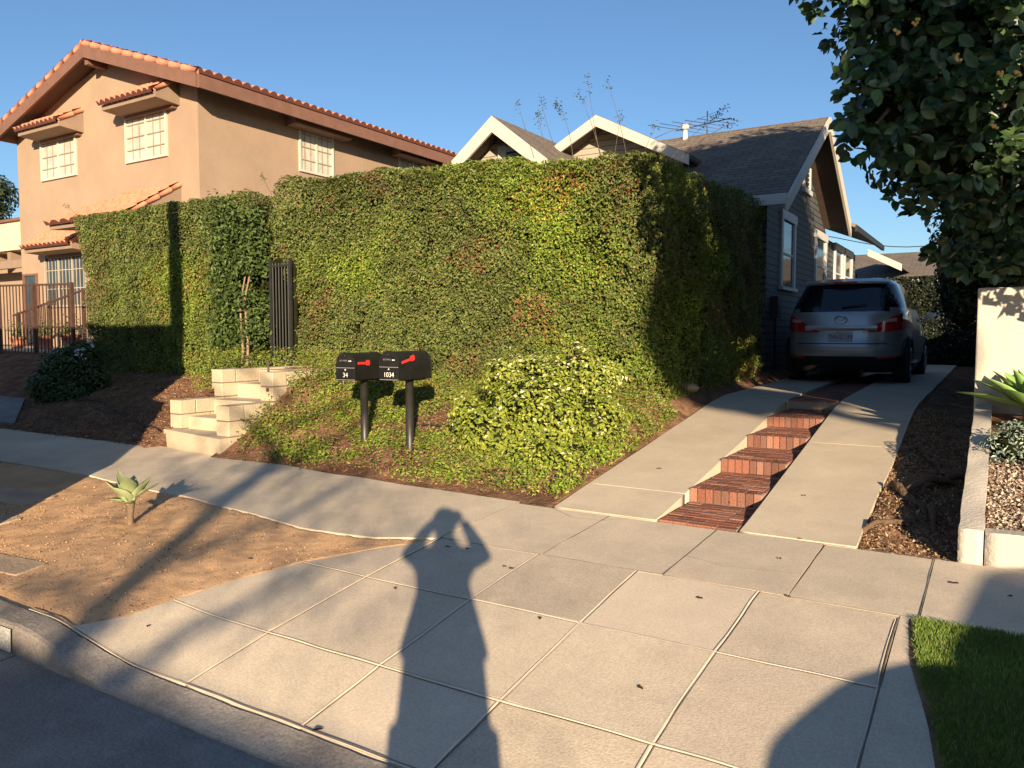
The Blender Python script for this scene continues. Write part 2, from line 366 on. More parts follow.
# dirt parkway
def ul(v): return float(np.interp(v, [1.9, 2.05, 2.3, 2.6, 2.86, 3.24, 3.6, 3.85, 4.1], [-4.1, -3.92, -3.78, -3.72, -3.66, -3.5, -3.25, -3.02, -3.0]))
def vf(u): return float(np.interp(u, [-60, -8.7, -7, -6.3, -5.5, -4.6, -4.0, -3.4, -3.0], [3.95, 3.95, 3.96, 3.89, 3.87, 3.77, 3.68, 3.75, 3.9]))+.03*(float(vnoise(u*2.2, 9.1))-.5)
def vb(u): return float(np.interp(u, [-60, -9.5, -8.1, -7.2, -6, -5, -3, 60], [5.3, 5.35, 5.3, 5.16, 5.18, 5.02, 4.93, 4.9]))+.04*(float(vnoise(u*1.7, 2.1))-.5)
def dz(u, v): return float(A(u, v))-.012+.006+float(rough(u, v, .006))-.05*float(sst(-.01, .04, v-vf(u)))-.05*float(sst(-.01, .04, u-ul(v)))-.01*math.exp(-((v-2.1)/.06)**2)
m = MB().mat('parkway_dirt', True); m.sheet(lambda a, b: (lerp(-9, -2.9, a), lerp(2.06, 4.05, b), dz(lerp(-9, -2.9, a), lerp(2.06, 4.05, b))), 260, 90, .1)
m.sheet(lambda a, b: (lerp(-60, -9, a), lerp(2.06, 4.05, b), dz(-9, lerp(2.06, 4.05, b))), 20, 8, .1)
struct(m.build('dirt_parkway'))
n = 9000; u = RNG.uniform(-6.8, -3.0, n); v = RNG.uniform(2.12, 3.95, n); k_ = np.array([(b < vf(a)-.02) and (a < ul(b)-.02) for a, b in zip(u, v)]) & (RNG.random(n) < vnoise(u*2, v*2, 3)**1.5+.1); u, v = u[k_], v[k_]
z = np.array([dz(a, b) for a, b in zip(u, v)])
o = leaves('soil_crumbs', np.stack([u, v, z+.003], 1), np.tile([0, -.2, 1.], (len(u), 1)), RNG.uniform(.004, .018, len(u)), .7, pick(len(u), [(.50, .30, .16), (.30, .17, .09), (.62, .42, .25), (.16, .10, .06)], (3, 3, 1.5, 1)), 'stone', org=(-5, 3, .2), spread=.8, fold=.3)
tag(o, 'small clods and pebbles scattered on the orange dirt parkway', 'pebbles', kind='stuff')
# sidewalk
def side(u0, u1, n, hole=None):
    m = MB().mat('concrete', True)
    def fn(a, b):
        u = lerp(u0, u1, a); v = lerp(vf(u), vb(u), b); return (u, v, float(A(u, v))+.006*(float(vnoise(u*1.3, v*1.3))-.5)+.012*(1 if u < -3.2 else 0)*math.exp(-((v-vf(u))/.03)**2)*0)
    m.sheet(fn, n, 16, .09); return m
m = side(-60, -9, 30); mm = side(-9, -3.0, 160); m.add(mm.v, mm.f)
mm = MB().mat('concrete', True)
def sl(u0, u1, v0, v1, n=14, mat_='apron_concrete', lf=None, rf=None, tilt=0):
    q = MB().mat(mat_, True); g = .003; k = random.uniform(-.0025, .0025)
    def fn(a, b):
        v = lerp(v0+g, v1-g, b); a0 = lf(v) if lf else u0+g; a1 = rf(v) if rf else u1-g; u = lerp(a0, a1, a)
        return (u, v, float(A(u, v))+k+.004*(float(vnoise(u*1.5, v*1.5))-.5))
    q.sheet(fn, n, n, .09); return q
for u0, u1 in ((-3.0, -2.25), (-2.25, -1.5), (-1.5, -.85), (-.85, -.27), (-.27, 1.2), (1.2, 3), (3, 5), (5, 12), (12, 60)):
    q = sl(u0, u1, 3.93, 4.88, mat_='concrete'); m.add(q.v, q.f)
struct(m.build('sidewalk'))
# apron slabs
def gl(v): return float(np.interp(v, [1.9, 2.1, 3.05, 3.5, 3.87], [.0, -.02, -.17, -.27, -.31]))
m = MB().mat('apron_concrete', True)
US = [-3.0, -2.28, -1.65, -1.0, -.35]; VS = [2.075, 2.54, 3.24, 3.93]
for j in range(3):
    for i in range(4):
        q = sl(US[i], US[i+1], VS[j], VS[j+1]); m.mat(('apron_concrete', 'apron_concrete_worn', 'apron_concrete_pale')[(i*2+j*3+i*j) % 3], True); m.add(q.v, q.f)
    m.mat('apron_concrete', True)
    q = sl(0, US[0], VS[j], VS[j+1], lf=ul); m.add(q.v, q.f)
    q = sl(US[4], 0, VS[j], VS[j+1], rf=gl); m.add(q.v, q.f)
m.mat('joint_mortar', True)
def bead(p0, p1, w=.011, h=.006, n=60, dark=False):
    h *= .1; w *= .46
    m.mat('joint_dark' if dark else 'joint_mortar', True)
    d = Vector((p1[0]-p0[0], p1[1]-p0[1])); s = Vector((-d.y, d.x)).normalized(); vs = []; fs = []
    for i in range(n+1):
        t = i/n; u = p0[0]+d.x*t; v = p0[1]+d.y*t; o = .008*(float(vnoise(u*5, v*5, 3))-.5)+.02*(float(vnoise(u*1.1, v*1.1, 8))-.5)
        ww = w*(.75+.6*float(vnoise(u*9, v*9, 5)))
        for k, (q, hh) in enumerate(((-1, -.001), (-.6, h), (.6, h*.95), (1, -.001))):
            a = u+s.x*(q*ww+o); b = v+s.y*(q*ww+o); vs.append((a, b, float(A(a, b))+hh+.0025))
    for i in range(n):
        for k in range(3): fs.append((i*4+k, i*4+k+1, (i+1)*4+k+1, (i+1)*4+k))
    m.add(vs, fs)
for u in US[:4]:
    bead((u, 2.09), (u, 3.93 if u > -3.1 else 3.7), .012, .008, dark=False)
    bead((u+.014, 2.09), (u+.014, 3.93), .004, .0065, dark=True)
bead((US[4], 2.09), (US[4], 3.9), .009, .004, dark=True); bead((US[4]-.010, 2.09), (US[4]-.010, 3.88), .004, .004)
for v, w in ((2.54, .012), (3.24, .009)):
    bead((ul(v), v), (-.36, v), w, .007); bead((ul(v), v-.012), (-.36, v-.012), .0035, .006, dark=True)
bead((-3.0, 3.93), (-1.0, 3.93), .004, .003, dark=True); bead((-1.0, 3.93), (-.31, 3.93), .004, .003, dark=True)
bead((-4.3, 2.075), (-.1, 2.075), .007, .006, n=160); bead((-4.3, 2.084), (-.1, 2.084), .0035, .0065, n=160, dark=True)
for u in (-3.0, -2.25, -1.5, -.85, -.27): bead((u, 3.94), (u, 4.87), .0035, .002, dark=True)
bead((-3.0, 4.89), (-.2, 4.89), .006, .002, dark=True)
def crack(pts, w=.0022):
    for (a, b), (c, d) in zip(pts[:-1], pts[1:]): bead((a, b), (c, d), w, .004, n=24, dark=True)
crack([(-2.7, 4.87), (-2.45, 4.72), (-2.25, 4.74), (-2.1, 4.86)]); crack([(-1.5, 4.3), (-1.25, 4.22), (-.86, 4.3)]); crack([(-5.9, 4.0), (-5.8, 4.5), (-5.95, 5.1)])
struct(m.build('driveway_apron'))
# lot ground (bank, yards)
def uu(): return list(np.linspace(-60, -20, 14))+list(np.linspace(-19.6, -14, 40))+list(np.linspace(-13.9, -2.0, 240))+list(np.linspace(-1.95, .3, 70))+list(np.linspace(.5, 12, 30))+[20, 40, 60]
def vv(): return list(np.linspace(4.84, 8.2, 93))+list(np.linspace(8.3, 12, 24))+list(np.linspace(12.5, 40, 20))+[60, 90]
us_, vs_ = np.array(uu()), np.array(vv()); UU, VV = np.meshgrid(us_, vs_)
ZZ = G(UU, VV); soft = (UU > -14) & (UU < -.06) & (VV < 12) & ((UU < -2.8) | (UU > -.7))
ZZ = ZZ+np.where(soft, rough(UU, VV, .035)*sst(4.95, 5.3, VV), 0); ZZ = np.where(VV < 5.35, np.minimum(ZZ, G(UU, VV)+.0), ZZ)
ZZ = np.where((UU > -7.9) & (UU < -6.8) & (VV < 6.9), .2, ZZ)
m = MB().mat('bank_soil', True); nu = len(us_); m.add(np.stack([UU, VV, ZZ], -1).reshape(-1, 3).tolist(), [(j*nu+i, j*nu+i+1, (j+1)*nu+i+1, (j+1)*nu+i) for j in range(len(vs_)-1) for i in range(nu-1)])
struct(m.build('bank'))
def gz(u, v): return float(G(u, v))+(float(rough(u, v, .035)*sst(4.95, 5.3, v)) if -14 < u < -.06 and v < 12 else 0)
# driveway strips
m = MB().mat('drive_concrete', True)
def strip(u0, u1, v0, v1, zf=lambda v: 0, n=10, e0=0, e1=0):
    q = MB().mat('drive_concrete', True)
    def fn(a, b):
        v = lerp(v0, v1, b); u = lerp(u0+e0*(float(vnoise(v*1.5, 3.3))-.5)+float(drift(v)), u1+e1*(float(vnoise(v*1.5, 6.3))-.5)+float(drift(v))*(.3 if u1 > -1 else 1), a); return (u, v, float(D(v))+.004*(float(vnoise(u*2, v*2))-.5))
    q.sheet(fn, n, int((v1-v0)*8)+2, .22); m.add(q.v, q.f)
for v0, v1 in ((4.895, 5.5), (5.508, 9.2), (9.208, 24)): strip(-2.70, -1.92, v0, v1, e0=.015)
for v0, v1 in ((4.895, 7.3), (7.308, 9.6), (9.608, 24)): strip(-1.36, -.68, v0, v1, e1=.015)
struct(m.build('driveway'))
# brick steps between the strips
STV = [4.9, 5.6, 6.45, 7.35, 8.2, 9.3]; STZ = [.366, .458, .56, .662, .757]
m = MB(); cols = []
m.mat('brick_mortar'); pal = np.array([(.25, .10, .065), (.28, .12, .08), (.18, .085, .06), (.31, .155, .11), (.22, .105, .078)])
def brick(a, b):
    c = pal[RNG.integers(5)]*RNG.uniform(.8, 1.15); k = len(m.f); m.mat('brick'); m.box(a, b, .004); cols.extend([c]*(len(m.f)-k))
for i in range(5):
    v0, v1, z = STV[i], STV[i+1], STZ[i]; zb = D(v0)-.25; dr = float(drift((v0+v1)/2)); a0, a1 = -1.905+dr, -1.375+dr
    m.mat('brick_mortar'); k = len(m.f); m.box((a0, v0+.012, zb), (a1, v1+.05, z-.006)); cols.extend([(.34, .25, .19)]*(len(m.f)-k))
    if i > 0:      # soldier course nosing (bricks on edge)
        nb = 9; w = (a1-a0)/nb
        for q in range(nb): brick((a0+q*w+.004, v0, STZ[i-1]-.01), (a0+(q+1)*w-.004, v0+.10, z+.003+RNG.uniform(-.002, .002)))
        vs0 = v0+.108
    else: vs0 = v0
    rows = int((v1-vs0)/.066)
    for r in range(rows):
        va = vs0+r*.066; off = (r % 2)*.1
        x = a0-off
        while x < a1:
            xa, xb = max(x, a0), min(x+.2, a1)
            if xb-xa > .02: brick((xa+.003, va+.003, z-.03), (xb-.003, min(va+.063, v1), z+RNG.uniform(-.003, .002)))
            x += .2
v = 9.3
m.mat('brick_mortar'); k = len(m.f); m.box((-2.05, 9.31, .5), (-1.52, 24, .853)); cols.extend([(.34, .25, .19)]*(len(m.f)-k))
r = 0
while v < 13.5:
    x = -2.05-(r % 2)*.1
    while x < -1.52:
        xa, xb = max(x, -2.05), min(x+.2, -1.52)
        if xb-xa > .02: brick((xa+.003, v+.003, .84), (xb-.003, v+.063, .858))
        x += .2
    v += .066; r += 1
o = m.build('brick_steps', org=(-1.65, 5.0, .36), cols=np.array(cols)); tag(o, 'red brick steps climbing between the two concrete driveway strips', 'steps')
# concrete pads in the dirt
def pad(px, py, du, dv, rot, label):
    r = ray(px, py); t = (.21-H)/r[2]; u, v = UVf(r[0]*t, r[1]*t); z = float(A(u, v))
    c, s = math.cos(rot), math.sin(rot); q = MB().mat('dusty_slab', True)
    def fn(a, b):
        x, y = (a-.5)*du, (b-.5)*dv; uu_, v_ = u+x*c-y*s, v+x*s+y*c; return (uu_, v_, float(A(uu_, v_))+.002)
    q.sheet(fn, 6, 6, .05); tag(q.build('stepping_slab', org=(u, v, z)), label, 'paving slab', 'slabs set in the dirt parkway')
pad(-8, 556, .8, .2, .1, 'pale stepping slab in sunlit dirt below the other two')
pad(0, 521, .25, .18, .1, 'small stepping slab at left edge just outside the shade')
pad(5, 500, 1.0, .3, .05, 'shaded stepping slab in the dirt nearest the sidewalk')
# ------------------------------------------------------------------ retaining steps
T = thing('entry_steps', 'tan concrete block entry steps with stepped cheek walls beside the sidewalk', 'steps', (-7.4, 5.1, .36))
def blockwall(name, u0, u1, tiers, z0):
    m = MB(); h = .162
    top = tiers[-1][1]; z = z0; row = 0
    for (va, zt, vend) in tiers:
        m.mat('block_mortar'); m.box((u0+.006, va+.006, z0-.3 if va == tiers[0][0] else z0), (u1-.006, vend-.004, zt-.006))
    while z < top-.03:
        # extent of this course: from the first tier whose top is above
        va = min(t[0] for t in tiers if t[1] > z+.05); vend = tiers[-1][2]; x = va; first = True
        L = .405; x = va+(0 if row % 2 == 0 else -.2)
        while x < vend-.02:
            a, b = max(x, va), min(x+L, vend)
            if b-a > .03: m.mat('block'); m.box((u0, a+.0045, z+.0045), (u1, b-.0045, z+h-.0045), .007)
            x += L
        z += h+.001; row += 1
    return m.build(name, T)
blockwall('cheek_wall', -7.97, -7.78, [(5.42, .865, 7.3), (5.98, 1.19, 7.3)], .545)
blockwall('cheek_wall', -6.9, -6.7, [(5.22, .865, 7.0), (5.8, 1.19, 7.0)], .545)
m = MB().mat('plaster_step'); m.prism([(-7.972, 5.34, .1), (-6.698, 5.11, .1), (-6.698, 7.0, .1), (-7.972, 7.3, .1)], (0, 0, .44)); m.build('base_step', T)
for i, (v, z) in enumerate(((5.52, .68), (5.86, .85), (6.2, 1.02), (6.52, 1.17))):
    m = MB().mat('plaster_step'); m.box((-7.78, v, .5), (-6.9, 7.2, z), .008); m.build('tread', T)
# ------------------------------------------------------------------ hedges
PALH = [(.115, .155, .038), (.155, .19, .046), (.072, .10, .028), (.20, .205, .066), (.16, .13, .06)]
def hedge_leaf(name, parent, n, samp, size, pal=PALH, w=(4, 4, 3, 2, 1), redness=1.0, bald=.73, yellow=1.0, lump=.16):
    P, Nn = samp(n)
    lum = fbm(P[:, 0]*1.6, P[:, 1]*1.6, P[:, 2]*1.6)-.5; l2 = vnoise(P[:, 0]*6, P[:, 1]*6, P[:, 2]*6)-.5
    P = P+Nn*(lum*lump*1.5+l2*.13)[:, None]-Nn*(RNG.random(len(P))**2*.16)[:, None]
    C_dark = None
    r = fbm(P[:, 0]*1.1+40, P[:, 1]*1.1, P[:, 2]*1.6); b = fbm(P[:, 0]*2.3+9, P[:, 1]*2.3, P[:, 2]*2.3); y = fbm(P[:, 0]*.7+3, P[:, 1]*.7, P[:, 2]*.8+2)
    C = pick(len(P), pal, w)
    rr = ((np.clip((r-.53)*7, 0, 1)*.8+.05)*redness)[:, None]; red = pick(len(P), [(.20, .09, .05), (.26, .13, .06), (.15, .10, .05)], (1, 1, 1))
    m_ = RNG.random((len(P), 1)) < rr; C = np.where(m_, red, C)
    yy = np.clip((y-.5)*4, 0, 1)[:, None]*yellow; C = C*(1-yy)+np.clip(C*np.array([1.35, 1.5, .85]), 0, .5)*yy; C = C*(.8+.5*vnoise(P[:, 0]*4, P[:, 1]*4, P[:, 2]*4+5))[:, None]
    keep = (b < bald) | (RNG.random(len(P)) < .25)
    P, Nn, C = P[keep], Nn[keep], C[keep]
    return leaves(name, P, Nn+np.array([0, 0, .35]), RNG.uniform(.6, 1.4, len(P))*size, .6, C, 'leaf', parent, spread=1.15)
def htop(u): return np.interp(u, [-14.3, -14.1, -9.5, -9.0, -8.8, -7, -5.5, -4.5, -3.7, -3.2], [3.6, 3.72, 3.7, 3.68, 3.79, 3.76, 3.70, 3.60, 3.53, 3.52])
# left hedge
HL = thing('hedge', 'clipped green hedge left of the gate with a pole shadow down it', 'hedge', (-11.8, 7.9, .95))
m = MB().mat('hedge_core'); m.hexa([(-13.5, 8.0, .7), (-9.6, 8.0, .7), (-9.6, 8.7, .7), (-13.5, 8.7, .7), (-14.0, 8.0, 3.58), (-9.6, 8.0, 3.58), (-9.6, 8.7, 3.58), (-14.0, 8.7, 3.58)]); m.build('stems', HL)  # solid dark block inside the leaves for the hedge's shaded interior, not stems
def sampL(n):
    n1 = int(n*.78); n2 = int(n*.12); n3 = n-n1-n2
    z = RNG.uniform(.75, 3.72, n1); ulft = np.interp(z, [.75, 1.3, 3.7], [-13.35, -13.7, -14.15]); u = ulft+(RNG.random(n1))*(-9.5-ulft)
    P1 = np.stack([u, 7.82+.06*RNG.random(n1), z], 1); N1 = np.tile([0, -1., 0], (n1, 1))
    P2 = np.stack([RNG.uniform(-14.1, -9.5, n2), RNG.uniform(7.8, 8.8, n2), np.full(n2, 3.7)], 1); N2 = np.tile([0, 0, 1.], (n2, 1))
    z = RNG.uniform(.75, 3.72, n3); P3 = np.stack([np.interp(z, [.75, 1.3, 3.7], [-13.35, -13.7, -14.15]), RNG.uniform(7.85, 8.8, n3), z], 1); N3 = np.tile([-1., 0, 0], (n3, 1))
    return np.concatenate([P1, P2, P3]), np.concatenate([N1, N2, N3])
hedge_leaf('foliage', HL, 105000, sampL, .037, redness=.35, bald=.8, yellow=.9)
# right hedge (L shaped: along the front and back beside the driveway)
HR = thing('hedge', 'tall clipped hedge with reddish patches between the gate and the driveway', 'hedge', (-5.8, 7.9, .95))
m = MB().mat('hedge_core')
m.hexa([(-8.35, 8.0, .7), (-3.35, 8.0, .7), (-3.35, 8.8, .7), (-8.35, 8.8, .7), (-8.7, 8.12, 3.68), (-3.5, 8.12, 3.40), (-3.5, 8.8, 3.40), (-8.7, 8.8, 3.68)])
m.hexa([(-4.2, 8.5, .7), (-3.4, 8.5, .7), (-3.4, 12.5, .7), (-4.2, 12.5, .7), (-4.2, 8.5, 3.2), (-3.45, 8.5, 3.2), (-3.45, 12.5, 3.35), (-4.2, 12.5, 3.35)]); m.build('stems', HR)  # added dark cores fill the hedge behind its leaves like inner shade
def sampR(n):
    n1 = int(n*.53); n2 = int(n*.13); n3 = int(n*.29); n4 = n-n1-n2-n3
    z = RNG.uniform(.6, 1, n1)*0+.72+RNG.random(n1)*3.07; ul_ = np.interp(z, [.7, 1.2, 2.2, 2.6, 3.8], [-8.45, -8.5, -8.6, -8.95, -9.0])
    u = ul_+RNG.random(n1)*(-3.12-ul_); tp = htop(u); z = .72+(z-.72)*(tp-.72)/3.07*1.0
    P1 = np.stack([u, 7.82-.10*np.clip((1.5-z), 0, 1)+.05*RNG.random(n1), z], 1); N1 = np.tile([0, -1., 0], (n1, 1))
    u = RNG.uniform(-8.9, -3.2, n2); P2 = np.stack([u, 7.80+1.1*RNG.random(n2)**1.3, htop(u)-.02], 1); N2 = np.tile([0, 0, 1.], (n2, 1))
    v = 7.85+RNG.random(n3)*4.85; tp = np.interp(v, [7.8, 9, 12.7], [3.52, 3.56, 3.70]); z = .72+RNG.random(n3)*(tp-.72)
    P3 = np.stack([-3.12+.03*np.clip(1.6-z, 0, 1)-.05*np.clip((z-3)/.7, 0, 1)+.04*RNG.random(n3)-.02*(v-7.8), v, z], 1); N3 = np.tile([1., 0, 0], (n3, 1))
    v = RNG.uniform(8.0, 12.7, n4); P4 = np.stack([RNG.uniform(-4.3, -3.25, n4), v, np.interp(v, [7.8, 9, 12.7], [3.52, 3.56, 3.70])], 1); N4 = np.tile([0, 0, 1.], (n4, 1))
    return np.concatenate([P1, P2, P3, P4]), np.concatenate([N1, N2, N3, N4])
hedge_leaf('foliage', HR, 195000, sampR, .036, redness=.5, bald=.76, yellow=1.3)
# long shoots standing above the hedge
SH = [((587, 75), (594, 130), (602, 165), 5), ((607, 80), (622, 125), (628, 165), 4), ((578, 92), (592, 118), (604, 168), 4), ((517, 100), (524, 125), (534, 158), 3), ((541, 98), (545, 125), (560, 160), 4), ((538, 112), (541, 132), (548, 160), 9), ((556, 104), (570, 120), (573, 160), 14), ((620, 115), (619, 130), (612, 168), 4), ((656, 126), (648, 138), (640, 168), 4), ((722, 113), (695, 128), (662, 170), 9), ((735, 122), (700, 135), (668, 172), 7), ((66, 205), (74, 214), (90, 222), 6), ((262, 176), (266, 184), (272, 195), 6), ((729, 107), (700, 118), (655, 138), 3)]
for i, (a, b, c, k) in enumerate(SH):
    par = HL if a[0] < 100 else HR; Y = 9.0 if a[0] > 500 else (14.2 if a[0] < 100 else 11.5)
    A_, B_, C_ = at(*a, Y), at(*b, Y), at(*c, Y); pts = []
    for q in range(9):
        t = q/8; pts.append(tuple(A_[j]*(1-t)**2+2*B_[j]*t*(1-t)+C_[j]*t*t for j in range(3)))
    m = MB().mat('bark', True); m.tube(pts[::-1], [.0045-.003*(q/8) for q in range(9)], 5); sh = m.build('shoot', par)
    P = []
    for q in range(k*4):
        t = random.random()**1.5*(.35 if k > 8 else .2); P.append([A_[j]*(1-t)**2+2*B_[j]*t*(1-t)+C_[j]*t*t+random.gauss(0, .025) for j in range(3)])
    leaves('leaf_cluster', P, np.tile([0, -.3, .8], (len(P), 1)), .034, .5, pick(len(P), [(.05, .09, .02), (.10, .09, .03)], (2, 1)), 'leaf', sh)
# glossy shrub in the gap
GS = thing('shrub', 'dark glossy leaved shrub with pale bare stems just left of the gate', 'shrub', (-9.3, 7.7, 1.1))
m = MB().mat('pale_bark', True)
for (x, y) in ((242, 345), (247, 338)):
    p0 = onv(x, 366, 7.55); p1 = onv(x-2, y-40, 7.6); p2 = onv(x+8, 250, 7.7); m.tube([p0, onv(x+1, 350, 7.56), p1, p2], [.022, .02, .014, .008], 7)
m.build('stem', GS)
m = MB().mat('hedge_core'); m.box((-9.8, 7.95, .95), (-8.7, 8.6, 3.45)); m.build('branches', GS)  # solid dark box behind the leaves stands for inner shade, not branches
cl = 2400; c0 = np.stack([RNG.uniform(-10.05, -8.8, cl), 7.88-RNG.random(cl)**2*.4, 1.15+RNG.random(cl)*2.55], 1)
k_ = (vnoise(c0[:, 0]*3, c0[:, 2]*3, 2) > .28) & ~((c0[:, 2] < 2.1) & (c0[:, 0] > -9.7) & (c0[:, 0] < -9.2) & (RNG.random(cl) < .6)) & ~((c0[:, 2] < 2.3) & (c0[:, 0] > -8.95)); c0 = c0[k_]
P = np.repeat(c0, 11, 0)+RNG.normal(0, .055, (len(c0)*11, 3)); Nn = P-np.repeat(c0, 11, 0); Nn = Nn/np.linalg.norm(Nn, axis=1)[:, None]+np.array([0, -.5, .4])
leaves('foliage', P, Nn, RNG.uniform(.05, .085, len(P)), .55, pick(len(P), [(.07, .11, .028), (.11, .16, .04), (.045, .07, .02)], (3, 2, 2)), 'leaf', GS, spread=.6)
# gate
GT = thing('metal_gate', 'narrow dark iron bar gate half swallowed by the hedge above the block steps', 'gate', (-8.6, 7.6, 1.17))
for u in (-8.90, -8.50): m = MB().mat('iron_black'); m.box((u-.018, 7.70, 1.1), (u+.018, 7.735, 2.68)); m.build('post', GT)
m = MB().mat('iron_black')
for k in range(6): m.tube([(-8.86+k*.062, 7.72, 1.2), (-8.86+k*.062, 7.72, 2.62)], .010, 6)
m.build('bar_panel', GT)
for z in (1.24, 2.58): m = MB().mat('iron_black'); m.box((-8.9, 7.708, z-.015), (-8.5, 7.732, z+.015)); m.build('rail', GT)
m = MB().mat('hedge_core'); m.box((-8.9, 7.80, 1.15), (-8.5, 7.84, 2.7)); m.build('shade_backing', GT)  # added dark sheet standing for the shaded gap behind the bars
m = MB().mat('iron_brown'); m.tube([(-6.78, 5.82, 1.0), (-6.78, 5.82, 1.32)], .012, 6); m.box((-6.80, 5.80, .98), (-6.76, 5.84, 1.02)); o = m.build('railing_stub', org=(-6.78, 5.82, 1.0)); tag(o, 'thin rusty iron stub standing in the right cheek wall of the steps', 'railing')
# ------------------------------------------------------------------ bank planting
def gsamp(n, u0, u1, v0, v1, f):
    u = RNG.uniform(u0, u1, n); v = RNG.uniform(v0, v1, n); k = RNG.random(n) < f(u, v); u, v = u[k], v[k]
    e = (u < -2.76+drift(v)) & (v > 5.1) & ~((u > -8.0) & (u < -6.66) & (v < 7.2)); u, v = u[e], v[e]
    z = G(u, v)+rough(u, v, .035)*sst(4.95, 5.3, v); return u, v, z
def dens(u, v):
    d = fbm(u*1.7+5, v*1.7, 2.2); base = np.clip((d-.46)*9, 0, 1)
    near = sst(6.6, 7.6, v); corner = sst(-4.9, -4.2, u); leftv = np.exp(-((u+6.35)/.5)**2)*sst(5.3, 5.8, v)+(u < -7.9)*(sst(-10.3, -9.9, u)*sst(7.0, 7.4, v))
    return np.clip((.10+base*.7+near)*(u > -8)+corner*(.4+base*.8)+leftv, 0, 1)*np.where(v < 5.25, .35, 1)*np.clip((vnoise(u*5, v*5, 3)-.18)*3, .1, 1)
u, v, z = gsamp(150000, -11.0, -2.7, 5.08, 8.0, dens)
hh = RNG.random(len(u))**1.5*(.05+.3*((u < -8) & (v > 7.0))+.10*fbm(u*2, v*2, 6)+.12*sst(-6.1, -6.6, u))
C = pick(len(u), [(.15, .21, .035), (.24, .30, .05), (.09, .13, .025), (.28, .26, .07), (.24, .14, .07)], (4, 3, 2, 2, 1.6))
br = sst(.5, .62, vnoise(u*1.8, v*1.8, 9))[:, None]*np.array([.05, .11, .0]); C = C+br*(RNG.random((len(u), 1)) < .7)
o = leaves('ground_cover', np.stack([u, v, z+hh+.005], 1), np.tile([0, -.35, 1.], (len(u), 1)), RNG.uniform(.02, .045, len(u)), .5, C, 'leaf', org=(-5, 6, .36), spread=1.1)
tag(o, 'patchy low green ground cover on the bank around the mailboxes', 'ground cover', kind='stuff')
u, v, z = gsamp(42000, -13.5, -2.7, 5.1, 8.0, lambda u, v: .35+.6*vnoise(u*3, v*3, 1)*np.where(u < -8, .7, 1))
o = leaves('leaf_litter', np.stack([u, v, z+.006], 1), np.tile([0, -.2, 1.], (len(u), 1)), RNG.uniform(.01, .04, len(u)), .45, pick(len(u), [(.30, .15, .08), (.20, .09, .05), (.40, .25, .13), (.13, .07, .045), (.45, .34, .2)], (4, 4, 2, 3, .6)), 'litter', org=(-6, 6, .36), spread=.9)
tag(o, 'reddish brown dry leaf litter spread over the bank', 'leaf litter', kind='stuff')
# variegated shrub
VX, VY = at(530, 400, 7.2)[:2]
VS_ = thing('shrub', 'bright yellow green variegated shrub on the bank beside the driveway corner', 'shrub', (VX, VY, .6))
def blob_pts(n, blobs, shell=.45):
    P = []; Nn = []; vol = np.array([b[1][0]*b[1][1]*b[1][2] for b in blobs])**.67; cnt = (n*vol/vol.sum()).astype(int)
    for (c, r), k in zip(blobs, cnt):
        d = RNG.normal(0, 1, (k, 3)); d /= np.linalg.norm(d, axis=1)[:, None]
        lum = .8+.4*vnoise(d[:, 0]*2.5+c[0]+9, d[:, 1]*2.5+c[1]+9, d[:, 2]*2.5+9)
        rad = (1-RNG.random(k)**1.6*shell)*lum; P.append(np.array(c)+d*np.array(r)*rad[:, None]); Nn.append(d)
    return np.concatenate(P), np.concatenate(Nn)
bl = [(at(535, 412, 7.15), (.46, .45, .42)), (at(505, 375, 7.3), (.2, .2, .17)), (at(610, 375, 7.6), (.16, .2, .14)), (at(500, 465, 6.8), (.22, .2, .12)), (at(580, 455, 6.8), (.2, .2, .13)), (at(575, 385, 7.5), (.38, .35, .36)), (at(492, 432, 7.0), (.33, .3, .26)), (at(535, 385, 7.4), (.42, .36, .3)), (at(540, 462, 6.7), (.42, .3, .22)), (at(590, 420, 7.1), (.3, .3, .25)), (at(470, 412, 7.2), (.16, .2, .14))]
m = MB().mat('hedge_core', True)
for c, r in bl: m.sphere(c, 1, r[0]*.72, r[1]*.72, r[2]*.72, 8, .3)
m.build('branches', VS_)  # dark lumps filling the bush as its inner shade, no modelled branches
P, Nn = blob_pts(24000, bl, .45); P = P+(vnoise(P[:, 0]*7, P[:, 1]*7, P[:, 2]*7)-.45)[:, None]*Nn*.22; gk = P[:, 2] > G(P[:, 0], P[:, 1])+.01; P, Nn = P[gk], Nn[gk]
up = np.clip((P[:, 2]-.9)*1.6, 0, 1); wv = (RNG.random(len(P)) < .04+.16*up)[:, None]
C = np.where(wv, pick(len(P), [(.55, .55, .30), (.66, .62, .42)], (2, 1)), pick(len(P), [(.23, .28, .035), (.30, .33, .05), (.13, .18, .03), (.19, .24, .035)], (3, 3, 2, 2)))
leaves('foliage', P, Nn+np.array([0, -.3, .5]), RNG.uniform(.03, .055, len(P)), .6, C, 'leaf', VS_, spread=.7)
